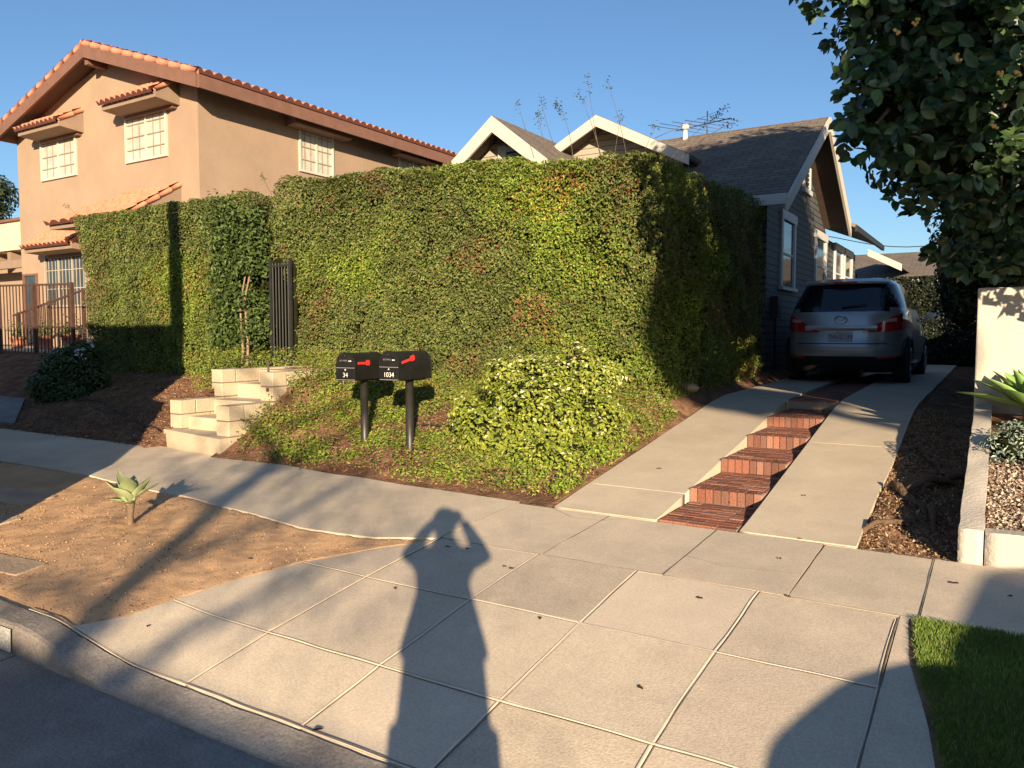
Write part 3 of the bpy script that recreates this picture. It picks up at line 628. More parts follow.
# dark shrub by the fence
DS = thing('shrub', 'dark green rounded shrub with a few white flowers beside the iron fence', 'shrub', (-12.6, 6.9, .8))
bl = [(at(68, 372, 12.3), (.38, .4, .40)), (at(50, 387, 12.0), (.3, .3, .28)), (at(84, 358, 12.6), (.28, .3, .3)), (at(88, 380, 12.3), (.3, .3, .33)), (at(70, 395, 12.0), (.35, .3, .25))]
m = MB().mat('hedge_core', True)
for c, r in bl: m.sphere(c, 1, r[0]*.75, r[1]*.75, r[2]*.75, 8, .3)
m.build('branches', DS)  # solid dark spheres under the leaves, coloured as inner shade
P, Nn = blob_pts(7000, bl, .3); leaves('foliage', P, Nn+np.array([0, -.2, .4]), RNG.uniform(.05, .08, len(P)), .55, pick(len(P), [(.04, .075, .02), (.06, .10, .03)], (1, 1)), 'leaf_gloss', DS, spread=.7)
P = np.array([at(x, y, 12.0)+np.zeros(3) for x, y in ((90, 341), (92, 346), (78, 354), (82, 357), (77, 351), (84, 349))]); P = np.repeat(P, 5, 0)+RNG.normal(0, .015, (30, 3))
leaves('flowers', P, np.tile([0, -1., .3], (30, 1)), .05, .8, np.full((30, 3), .7), 'leaf', DS)
# drip hoses on the bank
def hose(pts, label):
    m = MB().mat('cable_black', True); q = []
    for i in range(len(pts)-1):
        for t in np.linspace(0, 1, 9)[:-1]:
            u = lerp(pts[i][0], pts[i+1][0], t); v = lerp(pts[i][1], pts[i+1][1], t)+.03*math.sin(u*5); q.append((u, v, gz(u, v)+.02))
    m.tube(q, .009, 6); tag(m.build('irrigation_hose', org=(pts[0][0], pts[0][1], .5)), label, 'hose')
hose([(-5.1, 6.35), (-4.6, 6.3), (-3.9, 6.2), (-3.4, 6.25)], 'thin black irrigation hose on the bank right of the mailboxes')
hose([(-12.4, 6.5), (-11.2, 6.45), (-10, 6.1), (-8.9, 5.75), (-8.3, 5.5)], 'thin black irrigation hose across the shaded bank left of the steps')
# rocks at the driveway edge
for i, (px, py, s, lab) in enumerate(((684, 414, .12, 'pale tan rock half buried at the driveway edge nearer the sidewalk'), (733, 388, .09, 'pale rock at the driveway edge at the end of the hedge base'))):
    r = ray(px, py); t = (gz(-2.8, 7.3+i*1.8)+.03-H)/r[2]; u, v = UVf(r[0]*t, r[1]*t)
    m = MB().mat('rock', True); m.sphere((u, v, gz(u, v)+.02), s, 1.4, 1, .6, 8, .6); tag(m.build('rock', org=(u, v, gz(u, v))), lab, 'rock')
# ------------------------------------------------------------------ mailboxes
def text_mesh(s, size, mat_, name, parent, loc, rot, ext=.0008):
    cu = bpy.data.curves.new(name, 'FONT'); cu.body = s; cu.size = size; cu.extrude = ext; cu.align_x = 'CENTER'; cu.align_y = 'CENTER'
    tmp = bpy.data.objects.new('tmp', cu); COL.objects.link(tmp); bpy.context.view_layer.update()
    me = bpy.data.meshes.new_from_object(tmp.evaluated_get(bpy.context.evaluated_depsgraph_get())); bpy.data.objects.remove(tmp)
    me.materials.clear(); me.materials.append(MATS[mat_]); me.transform(Matrix.Translation(loc) @ rot)
    o = bpy.data.objects.new(name, me); COL.objects.link(o); o.parent = parent; ORG[o.name] = ORG[parent.name]; return o
RX = Matrix.Rotation(math.pi/2, 4, 'X')
def mailbox(px, py, Y, label, num, flag_rot, yaw):
    u, v, z = at(px, py, Y); zb = gz(u, v)
    T = thing('mailbox', label, 'mailbox', (u, v, zb), 'black mailboxes on posts on the bank')
    bz = at(px, 379, Y)[2]-zb; w, h, L = .108, .262, .47; f = -.25
    m = MB().mat('mail_post', True); m.tube([(u, v+.03, zb-.3), (u, v+.03, zb+bz)], .04, 16); m.build('post', T)
    m = MB().mat('mail_black'); m.box((u-.07, v-.1, zb+bz-.012), (u+.07, v+.2, zb+bz+.004), .003); m.build('bracket', T)
    def outl(s=1.0, dz_=0, e=0):
        p = [(-w-e, dz_-e), (w+e, dz_-e), (w+e, h-w+e*.3)]
        for k in range(1, 9): a = math.pi*k/9; p.append(((w+e)*math.cos(a), h-w+(w+e)*math.sin(a)))
        p.append((-w-e, h-w+e*.3)); return p
    m = MB().mat('mail_black', False); m.prism([(u+a, v+f, zb+bz+.004+b) for a, b in outl()], (0, L, 0)); m.build('box_body', T)
    m = MB().mat('mail_black'); m.prism([(u+a, v+f-.018, zb+bz+.004+b) for a, b in outl(e=.006)], (0, .0165, 0)); door = m.build('door', T)
    m = MB().mat('mail_black'); m.prism([(u+a, v+f+L+.001, zb+bz+.004+b) for a, b in outl(e=.004)], (0, .012, 0)); m.build('back_panel', T)
    m = MB().mat('silver_line'); m.box((u-w, v+f-.024, zb+bz+.118), (u+w, v+f-.0185, zb+bz+.124)); m.box((u-w, v+f-.022, zb+bz+.003), (u+w, v+f-.0185, zb+bz+.009)); m.build('trim_strip', door)
    m = MB().mat('mail_black', True); m.sphere((u, v+f-.028, zb+bz+.235), .012, 1, 1, 1, 6); m.build('latch', door)
    loc = lambda a, b: (a, f-.0215, bz+b)
    text_mesh(num, .062, 'sticker_white', 'number', door, loc(0, .05), RX); text_mesh('•', .06, 'sticker_white', 'badge', door, loc(.0, .10), RX)
    text_mesh('U.S. MAIL', .022, 'silver_line', 'lettering', door, loc(-.02, .19), RX); text_mesh('••', .05, 'sticker_white', 'rivet', door, loc(.055, .185), RX)
    m = MB().mat('flag_red'); c, s = math.cos(flag_rot), math.sin(flag_rot)
    poly = [(-.01, -.012), (.125, -.012), (.125, -.022), (.175, -.022), (.185, .0), (.175, .03), (.125, .03), (.12, .012), (-.01, .012)]
    p0 = (v+f+.035, zb+bz+.165); m.prism([(u+w+.006, p0[0]+a*c-b*s, p0[1]+a*s+b*c) for a, b in poly], (.005, 0, 0)); fl = m.build('flag', T); fl['label'] = 'red signal flag'
    T.rotation_euler = (0, 0, -TH+yaw); return T
mailbox(363, 442, 7.75, 'black curved top mailbox on a post nearer the block steps', '34', -.02, .12)
mailbox(408, 452, 7.35, 'black curved top mailbox on a post nearer the yellow green shrub', '1034', .22, .02)
# ------------------------------------------------------------------ agave in the dirt
def blade(m, base, d, L, w, cup=.3, droop=.3, n=7, up=(0, 0, 1), th=.012, cols=None, c=(.3, .4, .2), waist=.55):
    d = Vector(d).normalized(); s = d.cross(Vector(up)); s = s.normalized() if s.length > .01 else Vector((1, 0, 0)); nn = s.cross(d).normalized(); rows = []
    for i in range(n+1):
        t = i/n; p = Vector(base)+d*L*t-Vector((0, 0, 1))*droop*L*t*t
        ww = w*(math.sin(math.pi*min(1, (t*.82+.18)))**waist if t < 1 else 0)*(1 if t < .6 else 1-(t-.6)/.4*.35)
        if i == n: ww = .001
        rows.append([p-s*ww/2+nn*ww*cup, p-s*ww*.25+nn*ww*cup*.2, p, p+s*ww*.25+nn*ww*cup*.2, p+s*ww/2+nn*ww*cup])
    k = len(m.f); vs = [q for r in rows for q in r]; nb = len(vs); vs += [q-nn*th*(1-i//5/(n+1)) for i, q in enumerate(vs)]
    fs = []
    for i in range(n):
        for j in range(4):
            a = i*5+j; fs.append((a, a+1, a+6, a+5)); fs.append((nb+a, nb+a+5, nb+a+6, nb+a+1))
        fs.append((i*5, (i+1)*5, nb+(i+1)*5, nb+i*5)); fs.append((i*5+4, nb+i*5+4, nb+(i+1)*5+4, (i+1)*5+4))
    m.add(vs, fs)
    if cols is not None:
        j = random.uniform(.85, 1.15); cols.extend([tuple(x*j for x in c)]*(len(m.f)-k))
r = ray(131, 527); t = (.225-H)/r[2]; au, av = UVf(r[0]*t, r[1]*t); az = dz(au, av)
AG = thing('agave', 'small pale green agave on a short stalk in the dirt parkway', 'plant', (au, av, az))
m = MB().mat('pale_bark', True); m.tube([(au, av, az-.05), (au-.005, av, az+.06), (au+.004, av, az+.15), (au+.004, av, az+.2)], [.026, .022, .03, .034], 10); m.build('stalk', AG)
for k, (az_, el, L, w) in enumerate(((-1.35, .6, .19, .12), (-2.2, .85, .22, .12), (-.7, .85, .22, .12), (-1.6, 1.2, .24, .13), (.3, .75, .22, .09), (1.2, .9, .2, .09), (2.4, .8, .2, .09), (3.1, .6, .2, .095), (-2.9, .95, .19, .09), (.0, 1.2, .2, .08), (-1.9, .25, .13, .085), (-.9, .2, .12, .08), (.6, .45, .22, .07), (2.8, .3, .15, .07))):
    m = MB().mat('succulent', True); cols = []; d = (math.cos(az_)*math.cos(el), math.sin(az_)*math.cos(el), math.sin(el))
    blade(m, (au+.004+d[0]*.02, av+d[1]*.02, az+.17+random.uniform(-.04, .03)), d, L, w, .22, -.05, cols=cols, c=(.40, .47, .22) if k % 3 else (.48, .52, .27)); m.build('leaf', AG, cols=np.array(cols))
# ------------------------------------------------------------------ right planter
PW = thing('planter_wall', 'low white stuccoed planter wall between the driveway dirt and gravel bed', 'wall', (-.1, 4.95, .36))
m = MB().mat('stucco_white', True)
m.sheet(lambda a, b: (lerp(-.16, -.04, b)+.008*(float(vnoise(a*20, 2))-.5), lerp(4.92, 7.57, a), float(wallz(lerp(4.92, 7.57, a)))+.012*(float(vnoise(a*14, b*2))-.5)), 50, 3, .6); m.build('side_wall', PW)
m = MB().mat('stucco_white', True); m.sheet(lambda a, b: (lerp(-.035, 6, a), lerp(4.915, 5.03, b), .53+.006*(float(vnoise(a*40, 5))-.5)), 80, 2, .4); m.build('front_wall', PW)
TW = MB().mat('stucco_white'); TW.box((-.17, 7.575, .4), (6, 7.78, 1.99), .012); TW.box((-.17, 7.79, .4), (.03, 24, 1.98), .012)
tag(TW.build('boundary_wall', org=(-.1, 7.6, .8)), 'tall white stucco boundary wall at the right behind the spiky plant', 'wall')
# gravel
n = 14000; u = RNG.uniform(-.03, 1.6, n); v = RNG.uniform(5.04, 6.6, n); z = wallz(v)-.065
o = leaves('gravel', np.stack([u, v, z+RNG.random(n)*.012], 1), np.tile([0, -.3, 1.], (n, 1)), RNG.uniform(.012, .03, n), .8, pick(n, [(.42, .34, .26), (.25, .18, .13), (.55, .47, .38), (.14, .10, .08)], (3, 3, 2, 2)), 'stone', org=(.8, 5.8, .5), spread=.8, fold=.3)
tag(o, 'brown and pale gravel filling the planter', 'gravel', kind='stuff')
bl = []
for k in range(16):
    x = random.uniform(.05, 1.3); y = random.uniform(5.95, 7.3); bl.append(((x, y, float(wallz(y))+.03), (.22, .22, .17)))
GC = thing('shrub', 'low blue grey succulent ground shrub spilling in the gravel planter', 'shrub', (.5, 6.6, .75))
m = MB().mat('hedge_core', True)
for c, r in bl: m.sphere(c, 1, r[0]*.7, r[1]*.7, r[2]*.6, 6, .3)
m.build('branches', GC)  # dark filler spheres giving the shade between the leaves
P, Nn = blob_pts(14000, bl, .35); k_ = P[:, 2] > wallz(P[:, 1])-.08; P, Nn = P[k_], Nn[k_]
leaves('foliage', P, Nn+np.array([0, 0, .6]), RNG.uniform(.02, .04, len(P)), .45, pick(len(P), [(.22, .29, .24), (.30, .37, .30), (.14, .20, .15), (.20, .26, .12)], (3, 3, 2, 1)), 'succulent', GC, spread=1)
AL = thing('agave', 'large bright green spiky agave rosette in front of the white boundary wall', 'plant', (.55, 6.75, .85))
bx, by, bz_ = at(1033, 404, 6.0)
for k in range(26):
    az_ = k*2.4; el = .15+.045*k; L = .56-.008*k; m = MB().mat('succulent', True); cols = []
    d = (math.cos(az_)*math.cos(el), math.sin(az_)*math.cos(el), math.sin(el)); blade(m, (bx+d[0]*.03, by+d[1]*.03, bz_-.04), d, L, .125, .24, .1, n=9, cols=cols, c=(.20, .33, .09) if k % 2 else (.25, .40, .12)); m.build('leaf', AL, cols=np.array(cols))
m = MB().mat('pale_bark', True); m.tube([(bx, by, float(wallz(by))-.15), (bx, by, bz_)], [.06, .07], 8); m.build('stalk', AL)
# terracotta fragment and yellow leaf in the planter are part of litter
# roots and soil clods in the strip beside the driveway
RT = MB().mat('root_dirt', True)
for k in range(7):
    u = -.6+.4*random.random(); v = 5.4+k*.3; q = []
    for t in np.linspace(0, 1, 8): a = u+.35*(t-.5)*math.cos(k*1.7); b = v+.5*(t-.5); q.append((a, b, gz(a, b)+.015+.06*math.sin(math.pi*t)*random.random()))
    RT.tube(q, [.012+.02*math.sin(math.pi*t)*random.random() for t in np.linspace(0, 1, 8)], 6)
q = [(-.6, 5.9, gz(-.6, 5.9)-.02), (-.5, 6.1, gz(-.5, 6.1)+.05), (-.4, 6.3, gz(-.4, 6.3)+.08), (-.3, 6.45, gz(-.3, 6.45)+.05), (-.22, 6.6, gz(-.25, 6.6)-.02)]; RT.mat('root_dirt', True); RT.tube(q, [.012, .02, .03, .026, .012], 8)
tag(RT.build('tree_roots', org=(-.4, 6, .5)), 'gnarled exposed roots in the dark dirt beside the driveway', 'roots')
n = 10000; u = RNG.uniform(-.74, -.15, n); v = RNG.uniform(4.9, 9, n); k_ = u > -.67+.3*drift(v); u, v = u[k_], v[k_]; z = G(u, v)+rough(u, v, .035)*sst(4.95, 5.3, v)
o = leaves('dry_mulch', np.stack([u, v, z+RNG.random(len(u))*.03], 1), np.tile([0, -.3, 1.], (len(u), 1)), RNG.uniform(.008, .035, len(u)), .35, pick(len(u), [(.28, .18, .10), (.36, .24, .14), (.18, .11, .065), (.45, .34, .22)], (3, 3, 3, .7)), 'litter', org=(-.4, 6, .5), spread=1)
tag(o, 'dry straw coloured mulch in the strip right of the driveway', 'mulch', kind='stuff')
# lawn
m = MB().mat('soil', True); m.sheet(lambda a, b: (lerp(gl(lerp(2.08, 3.9, b)), 12, a), lerp(2.08, 3.9, b), float(A(lerp(gl(lerp(2.08, 3.9, b)), 12, a), lerp(2.08, 3.9, b)))-.0), 60, 20, .1); struct(m.build('lawn_soil'))
n = 120000; u = RNG.uniform(-.34, 2.3, n); v = RNG.uniform(2.4, 3.93, n); g_ = np.interp(v, [1.9, 2.1, 3.05, 3.5, 3.87], [.0, -.02, -.17, -.27, -.31]); k_ = u > g_+.01+.02*RNG.random(n); u, v = u[k_], v[k_]
z = A(u, v); P = np.stack([u, v, z+.011], 1); n = len(u)
ax = np.stack([RNG.normal(0, .45, n), RNG.normal(0, .45, n), np.ones(n)], 1)
pt = vnoise(u*5, v*5, 1)[:, None]
C = pick(n, [(.12, .20, .03), (.17, .26, .045), (.23, .29, .07), (.34, .32, .14)], (4, 4, 2, .6))*(.7+.6*pt)
o = leaves('grass', P, np.stack([RNG.normal(0, 1, n), RNG.normal(0, 1, n), np.zeros(n)], 1), RNG.uniform(.018, .04, n), .12, C, 'leaf', org=(.5, 3, .2), axis=ax, spread=.2, fold=.02)
tag(o, 'short green lawn in the lower right corner', 'grass', kind='stuff')
# fallen leaves on the paving
LV = [(148, 628), (700, 600), (788, 598), (640, 690), (318, 732), (395, 590), (448, 548), (468, 550), (505, 568), (512, 570), (740, 500), (758, 530), (805, 490), (800, 540), (540, 620), (250, 560), (300, 470), (600, 470), (660, 450), (955, 585), (1010, 598), (780, 560)]
PL = ['ul']
for i, (px, py) in enumerate(LV):
    z = .15
    for _ in range(6):
        r = ray(px, py); t = (z-H)/r[2]; u, v = UVf(r[0]*t, r[1]*t); z = float(A(u, v)) if v < 5.03 else float(D(v))
    a = random.random()*6.28; L = random.uniform(.011, .026); m = MB().mat('litter', True); c, s = math.cos(a), math.sin(a); z += .008
    pts = [(-L, 0, .001), (-L*.3, L*.4, .006), (L*.5, L*.3, .008), (L, 0, .003), (L*.5, -L*.3, .007), (-L*.3, -L*.4, .004)]
    vs = [(u+x*c-y*s, v+x*s+y*c, z+h) for x, y, h in pts]; m.add(vs+[(p[0], p[1], p[2]-.002) for p in vs], [(0, 1, 2, 3), (0, 3, 4, 5), (6, 9, 8, 7), (6, 11, 10, 9)])
    o = m.build('fallen_leaf', org=(u, v, z), cols=np.tile([[.16, .08, .04], [.09, .05, .03], [.24, .15, .07]][i % 3], (4, 1))); tag(o, 'small dry brown leaf lying on the pale concrete paving', 'leaf', 'fallen leaves on the concrete')
# ------------------------------------------------------------------ roof helpers
def tiles(m, o, ax, dn, w, L, per=.2, hgt=.055, course=.36, th=.04, skew=0):
    """barrel tiles: o=top corner, ax unit along the ridge, dn unit down the slope"""
    o, ax, dn = Vector(o), Vector(ax).normalized(), Vector(dn).normalized(); n = ax.cross(dn).normalized()
    if n.z < 0: n = -n
    nc = max(2, int(round(w/per)))*8; nr = max(1, int(math.ceil(L/course))); vs = []; fs = []
    for r in range(nr):
        for e in (0, 1):
            d = min((r+e)*L/nr, L); lift = .03*e
            for i in range(nc+1):
                x = w*i/nc; h = hgt*abs(math.cos(math.pi*i/8))**.8; vs.append(o+ax*(x-skew*d/L*(1-i/nc))+dn*d+n*(h+lift+.01))
    W1 = nc+1
    for r in range(2*nr-1):
        for i in range(nc): fs.append((r*W1+i, r*W1+i+1, (r+1)*W1+i+1, (r+1)*W1+i))
    b = len(vs); last = (2*nr-1)*W1
    for i in range(nc+1): vs.append(o+ax*(w*i/nc-skew*(1-i/nc))+dn*L)
    m.add(vs, fs); mt0 = m.mats[m.mi]; m.mat('tile_end_shade'); ev = vs[last:last+nc+1]+vs[b:]; m.add([p+dn*.004+n*.002 for p in ev], [(i, i+1, nc+2+i, nc+1+i) for i in range(nc)]); m.mat(mt0, True)
def barrel_row(m, a, b, r=.09, step=.4):
    a, b = Vector(a), Vector(b); L = (b-a).length; n = int(L/step); d = (b-a)/n
    for i in range(n):
        p = a+d*i; m.tube([p, p+d*1.12], [r*.82, r*1.05], 10)
def window(par, frame_m, glass_m, plane, c0, c1, fixed, out, nx=2, muntx=3, munty=4, fw=.05, name='window', label=None):
    """plane 'v': spans u (c0[0]..c1[0]) at v=fixed facing out (-1); plane 'u': spans v at u=fixed facing +1"""
    a0, z0 = c0; a1, z1 = c1; m = MB().mat(frame_m)
    def bx(p, q, za, zb, d0, d1):
        if plane == 'v': m.box((p, fixed+min(out*d0, out*d1), za), (q, fixed+max(out*d0, out*d1), zb))
        else: m.box((fixed+min(out*d0, out*d1), p, za), (fixed+max(out*d0, out*d1), q, zb))
    bx(a0, a0+fw, z0, z1, -.02, .05); bx(a1-fw, a1, z0, z1, -.02, .05); bx(a0+fw, a1-fw, z1-fw, z1, -.02, .048); bx(a0+fw, a1-fw, z0, z0+fw, -.02, .055)
    for s in range(1, nx): c = lerp(a0, a1, s/nx); bx(c-fw*.5, c+fw*.5, z0+fw, z1-fw, -.01, .035)
    w0 = m; m.mat('muntin' if frame_m == 'cream_trim' else frame_m)
    for s in range(nx):
        p, q = lerp(a0, a1, s/nx), lerp(a0, a1, (s+1)/nx)
        for k in range(1, muntx): c = lerp(p, q, k/muntx); bx(c-.011, c+.011, z0+fw, z1-fw, .006, .016)
        for k in range(1, munty): c = lerp(z0, z1, k/munty); bx(p+fw*.5, q-fw*.5, c-.011, c+.011, .017, .022)
    w = m.build(name, par)
    if label: w['label'] = label
    m = MB().mat(glass_m); bx(a0+fw*.5, a1-fw*.5, z0+fw*.5, z1-fw*.5, -.005, .004); m.build('pane', w); return w
# ------------------------------------------------------------------ tan house
TH_ = thing('house', 'two storey tan stucco house with red clay tile roof and window awnings', 'house', (-18.4, 15, 1.2))
UR, UL, V0, V1 = -14.62, -22.1, 10.8, 19.9; ZR, ZE = 8.22, 6.90; UC = -17.95
m = MB().mat('stucco_tan'); m.prism([(UL, V0, .9), (UR, V0, .9), (UR, V0, 6.95), (UC, V0, 8.0), (UL, V0, 6.9)], (0, V1-V0, 0)); m.build('wall', TH_)
RB = MB().mat('brown_trim'); va, vb_ = 10.28, 20.35
for s, ue in ((1, -13.95), (-1, -22.05)):
    A_, B_ = (UC, va, ZR), (ue, va, ZE)
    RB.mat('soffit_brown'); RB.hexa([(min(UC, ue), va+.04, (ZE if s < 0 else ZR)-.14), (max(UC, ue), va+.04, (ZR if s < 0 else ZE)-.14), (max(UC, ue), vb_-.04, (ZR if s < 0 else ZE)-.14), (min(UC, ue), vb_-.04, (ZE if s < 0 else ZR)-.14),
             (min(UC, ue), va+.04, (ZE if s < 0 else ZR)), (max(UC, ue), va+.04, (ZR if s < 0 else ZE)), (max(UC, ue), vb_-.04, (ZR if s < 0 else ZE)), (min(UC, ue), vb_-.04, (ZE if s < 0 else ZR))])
RF = RB.build('roof', TH_)
for s, ue in ((1, -13.95), (-1, -22.05)):
    m = MB().mat('brown_trim'); m.prism([(UC, va-.02, ZR-.30), (ue, va-.02, ZE-.30), (ue, va-.02, ZE-.01), (UC, va-.02, ZR-.01)], (0, .055, 0)); m.build('bargeboard', RF)
    m = MB().mat('brown_trim'); m.box((ue-.0 if s > 0 else ue-.05, va+.036, ZE-.30), (ue+.05 if s > 0 else ue, vb_-.04, ZE-.012)); m.build('fascia', RF)
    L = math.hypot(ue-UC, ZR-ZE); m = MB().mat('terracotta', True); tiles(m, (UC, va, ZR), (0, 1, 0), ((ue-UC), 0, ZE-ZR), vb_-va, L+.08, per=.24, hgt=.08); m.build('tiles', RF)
    m = MB().mat('terracotta', True); barrel_row(m, (ue+.03*s, va+.02, ZE+.02), (UC, va+.02, ZR+.02), .07, .42); m.build('rake_tiles', RF)
m = MB().mat('terracotta', True); barrel_row(m, (UC, va-.03, ZR+.03), (UC, vb_, ZR+.03), .08, .4); m.build('ridge_tiles', RF)
for uu_, zz in ((UC, 7.9),):
    m = MB().mat('brown_trim'); m.box((uu_-.07, va+.06, zz-.12), (uu_+.07, V0+.1, zz+.06)); m.build('ridge_beam', TH_)
window(TH_, 'cream_trim', 'curtain_glass', 'v', (-20.9, 5.50), (-19.28, 6.66), V0, -1)
window(TH_, 'cream_trim', 'curtain_glass', 'v', (-17.22, 5.53), (-15.67, 6.66), V0, -1)
window(TH_, 'cream_trim', 'curtain_glass', 'u', (13.6, 5.58), (14.75, 6.80), UR, 1)
window(TH_, 'cream_trim', 'curtain_glass', 'u', (17.3, 5.7), (18.6, 6.84), UR, 1)
w = window(TH_, 'grille_white', 'dark_glass', 'v', (-20.9, 2.3), (-19.0, 3.7), V0, -1, nx=3, muntx=4, munty=3, label='ground floor window behind a white grille')
window(TH_, 'brown_trim', 'dark_glass', 'v', (-22.0, 1.25), (-21.3, 3.2), V0, -1, nx=1, muntx=1, munty=2, name='door')
def awning_v(u0, u1, zt, ze, vo, skew=0):
    m = MB().mat('awning_board'); m.hexa([(u0-skew, vo+.02, ze-.12), (u1, vo+.02, ze-.12), (u1, V0, ze-.16), (u0, V0, ze-.16), (u0-skew, vo+.02, ze-.01), (u1, vo+.02, ze-.01), (u1, V0, zt-.01), (u0, V0, zt-.01)])
    m.mat('brown_trim'); m.box((u0+.1, V0-.12, ze-.22), (u1-.1, V0, ze-.165)); a = m.build('awning', TH_)
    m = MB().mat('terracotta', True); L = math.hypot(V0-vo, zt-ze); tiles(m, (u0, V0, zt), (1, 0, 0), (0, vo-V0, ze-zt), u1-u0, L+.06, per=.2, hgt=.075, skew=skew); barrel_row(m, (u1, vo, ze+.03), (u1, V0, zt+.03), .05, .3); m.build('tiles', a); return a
awning_v(-20.85, -18.95, 7.0, 6.64, 10.2); awning_v(-17.2, -15.22, 7.12, 6.72, 10.2)
awning_v(-20.75, -18.6, 4.2, 3.76, 10.2); awning_v(-16.8, -15.25, 4.86, 4.1, 9.6, skew=1.6)
def awning_u(v0, v1, zt, ze, uo):
    m = MB().mat('awning_board'); m.hexa([(UR, v0, ze-.16), (uo-.02, v0, ze-.12), (uo-.02, v1, ze-.12), (UR, v1, ze-.16), (UR, v0, zt-.01), (uo-.02, v0, ze-.01), (uo-.02, v1, ze-.01), (UR, v1, zt-.01)])
    m.mat('brown_trim'); m.box((uo-.018, v0, ze-.11), (uo+.01, v1, ze)); a = m.build('awning', TH_)
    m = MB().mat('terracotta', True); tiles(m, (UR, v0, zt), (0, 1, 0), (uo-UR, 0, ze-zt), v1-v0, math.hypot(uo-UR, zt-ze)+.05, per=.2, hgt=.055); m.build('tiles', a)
awning_u(13.2, 15.1, 7.0, 6.72, -14.25); awning_u(17.0, 18.9, 7.0, 6.74, -14.25)
# cream neighbour building at the far left
NB = thing('building', 'cream flat roofed building edge with brown beams at the far left', 'building', (-26, 15, 1.2))
m = MB().mat('stucco_cream'); m.box((-31, 12.6, 4.25), (-22.5, 20, 5.12)); m.build('upper_wall', NB)
m = MB().mat('brown_trim'); m.box((-31.1, 12.5, 5.12), (-22.45, 20.1, 5.2)); m.build('roof_edge', NB)
m = MB().mat('stucco_tan'); m.box((-31, 13.6, .9), (-22.52, 20, 4.25)); m.build('lower_wall', NB)
for k in range(7): m = MB().mat('awning_board'); m.box((-30.6+k*1.25, 12.7, 3.95), (-30.4+k*1.25, 13.59, 4.24)); m.build('beam', NB)
m = MB().mat('awning_board'); m.box((-31, 12.64, 3.7), (-22.6, 12.8, 3.94)); m.build('girder', NB)
# iron fence left
def fence(name, label, u0, u1, v, zb, zt, pitch, slope=0):
    T = thing(name, label, 'fence', ((u0+u1)/2, v, zb)); n = int((u1-u0)/pitch); m = MB().mat('iron_brown')
    for k in range(n+1): u = u0+k*pitch; s = slope*(u-u0); m.box((u-.008, v-.008, zb+.05+s), (u+.008, v+.008, zt-.02+s))
    m.build('bar_panel', T)
    for z in (zb+.08, zt):
        m = MB().mat('iron_brown'); s1 = slope*(u1-u0); m.hexa([(u0, v-.02, z-.018), (u1, v-.02, z-.018+s1), (u1, v+.02, z-.018+s1), (u0, v+.02, z-.018), (u0, v-.02, z+.018), (u1, v-.02, z+.018+s1), (u1, v+.02, z+.018+s1), (u0, v+.02, z+.018)]); m.build('rail', T)
    u = u1
    while u > u0: s = slope*(u-u0); m = MB().mat('iron_brown'); m.box((u-.03, v-.03, zb-.1), (u+.03, v+.03, zt+.03+s)); m.build('post', T); u -= 1.35
fence('iron_fence', 'rusty brown iron bar fence with level top in front of the tan house', -20.5, -14.62, 8.0, 1.25, 2.66, .125, -.02)
fence('stair_railing', 'rusty iron stair railing with sloping top rail behind the level fence', -19.5, -15.2, 9.3, 1.2, 2.05, .14, .17)
m = MB().mat('concrete'); m.box((-24, 8.05, 1.0), (-14.3, 10.79, 1.30)); tag(m.build('house_terrace', org=(-19, 9.4, 1.2)), 'raised concrete terrace behind the rusty fence', 'terrace')
# plant pots on the terrace
PT = [(-17.0, 8.7, .16), (-16.4, 8.9, .14), (-15.8, 8.6, .18), (-15.3, 8.85, .15), (-18.3, 8.8, .15)]
LB = ['terracotta pot with small plant behind the middle of the rusty fence', 'smaller orange clay pot between two larger pots behind the fence', 'widest clay pot with green plant behind the rusty fence', 'clay pot with plant nearest the hedge end of the fence', 'clay pot with plant farthest left behind the fence']
for (u, v, r), lab in zip(PT, LB):
    T = thing('plant_pot', lab, 'plant pot', (u, v, 1.3), 'clay pots on the terrace')
    m = MB().mat('terracotta', True); m.tube([(u, v, 1.3), (u, v, 1.3+r*1.4), (u, v, 1.3+r*1.4), (u, v, 1.3+r*1.7)], [r*.65, r*.95, r*1.1, r*1.1], 14); m.build('pot', T)
    P = np.array([u, v, 1.3+r*2.4])+RNG.normal(0, 1, (160, 3))*np.array([r*.6, r*.6, r*.7]); leaves('foliage', P, np.tile([0, -.3, 1.], (160, 1)), .07, .4, pick(160, [(.08, .13, .03), (.14, .16, .05)], (1, 1)), 'leaf', T)
# neighbour's path
m = MB().mat('gutter_concrete', True); m.sheet(lambda a, b: (lerp(-12.4, -11.2, a)-1.75*b, lerp(5.3, 6.3, b), float(G(lerp(-12.4, -11.2, a)-1.75*b, lerp(5.3, 6.3, b)))+.03), 6, 12, .2); struct(m.build('path'))
# ------------------------------------------------------------------ grey bungalow
GH = thing('house', 'grey lap sided bungalow with shingle roof and cream bargeboards beside the driveway', 'house', (-7, 16, .95))
UW = -3.3; VR = 15.4; ZRI = 5.58; pitch = (5.58-3.78)/(15.4-12.4)
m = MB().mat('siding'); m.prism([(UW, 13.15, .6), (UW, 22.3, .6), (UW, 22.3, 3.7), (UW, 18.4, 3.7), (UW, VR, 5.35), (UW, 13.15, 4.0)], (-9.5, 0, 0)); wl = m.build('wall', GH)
R = MB().mat('shingle')
def rslab(m, a, b, c, d, th=.07): m.slab([a, b, c, d], th)
ul0 = -13.5; uo = -2.80
rslab(R, (ul0, 12.35, 3.75), (uo, 12.35, 3.75), (uo, VR, ZRI), (ul0, VR, ZRI)); rslab(R, (ul0, VR, ZRI), (uo, VR, ZRI), (uo, 18.0, 3.95), (ul0, 18.0, 3.95))
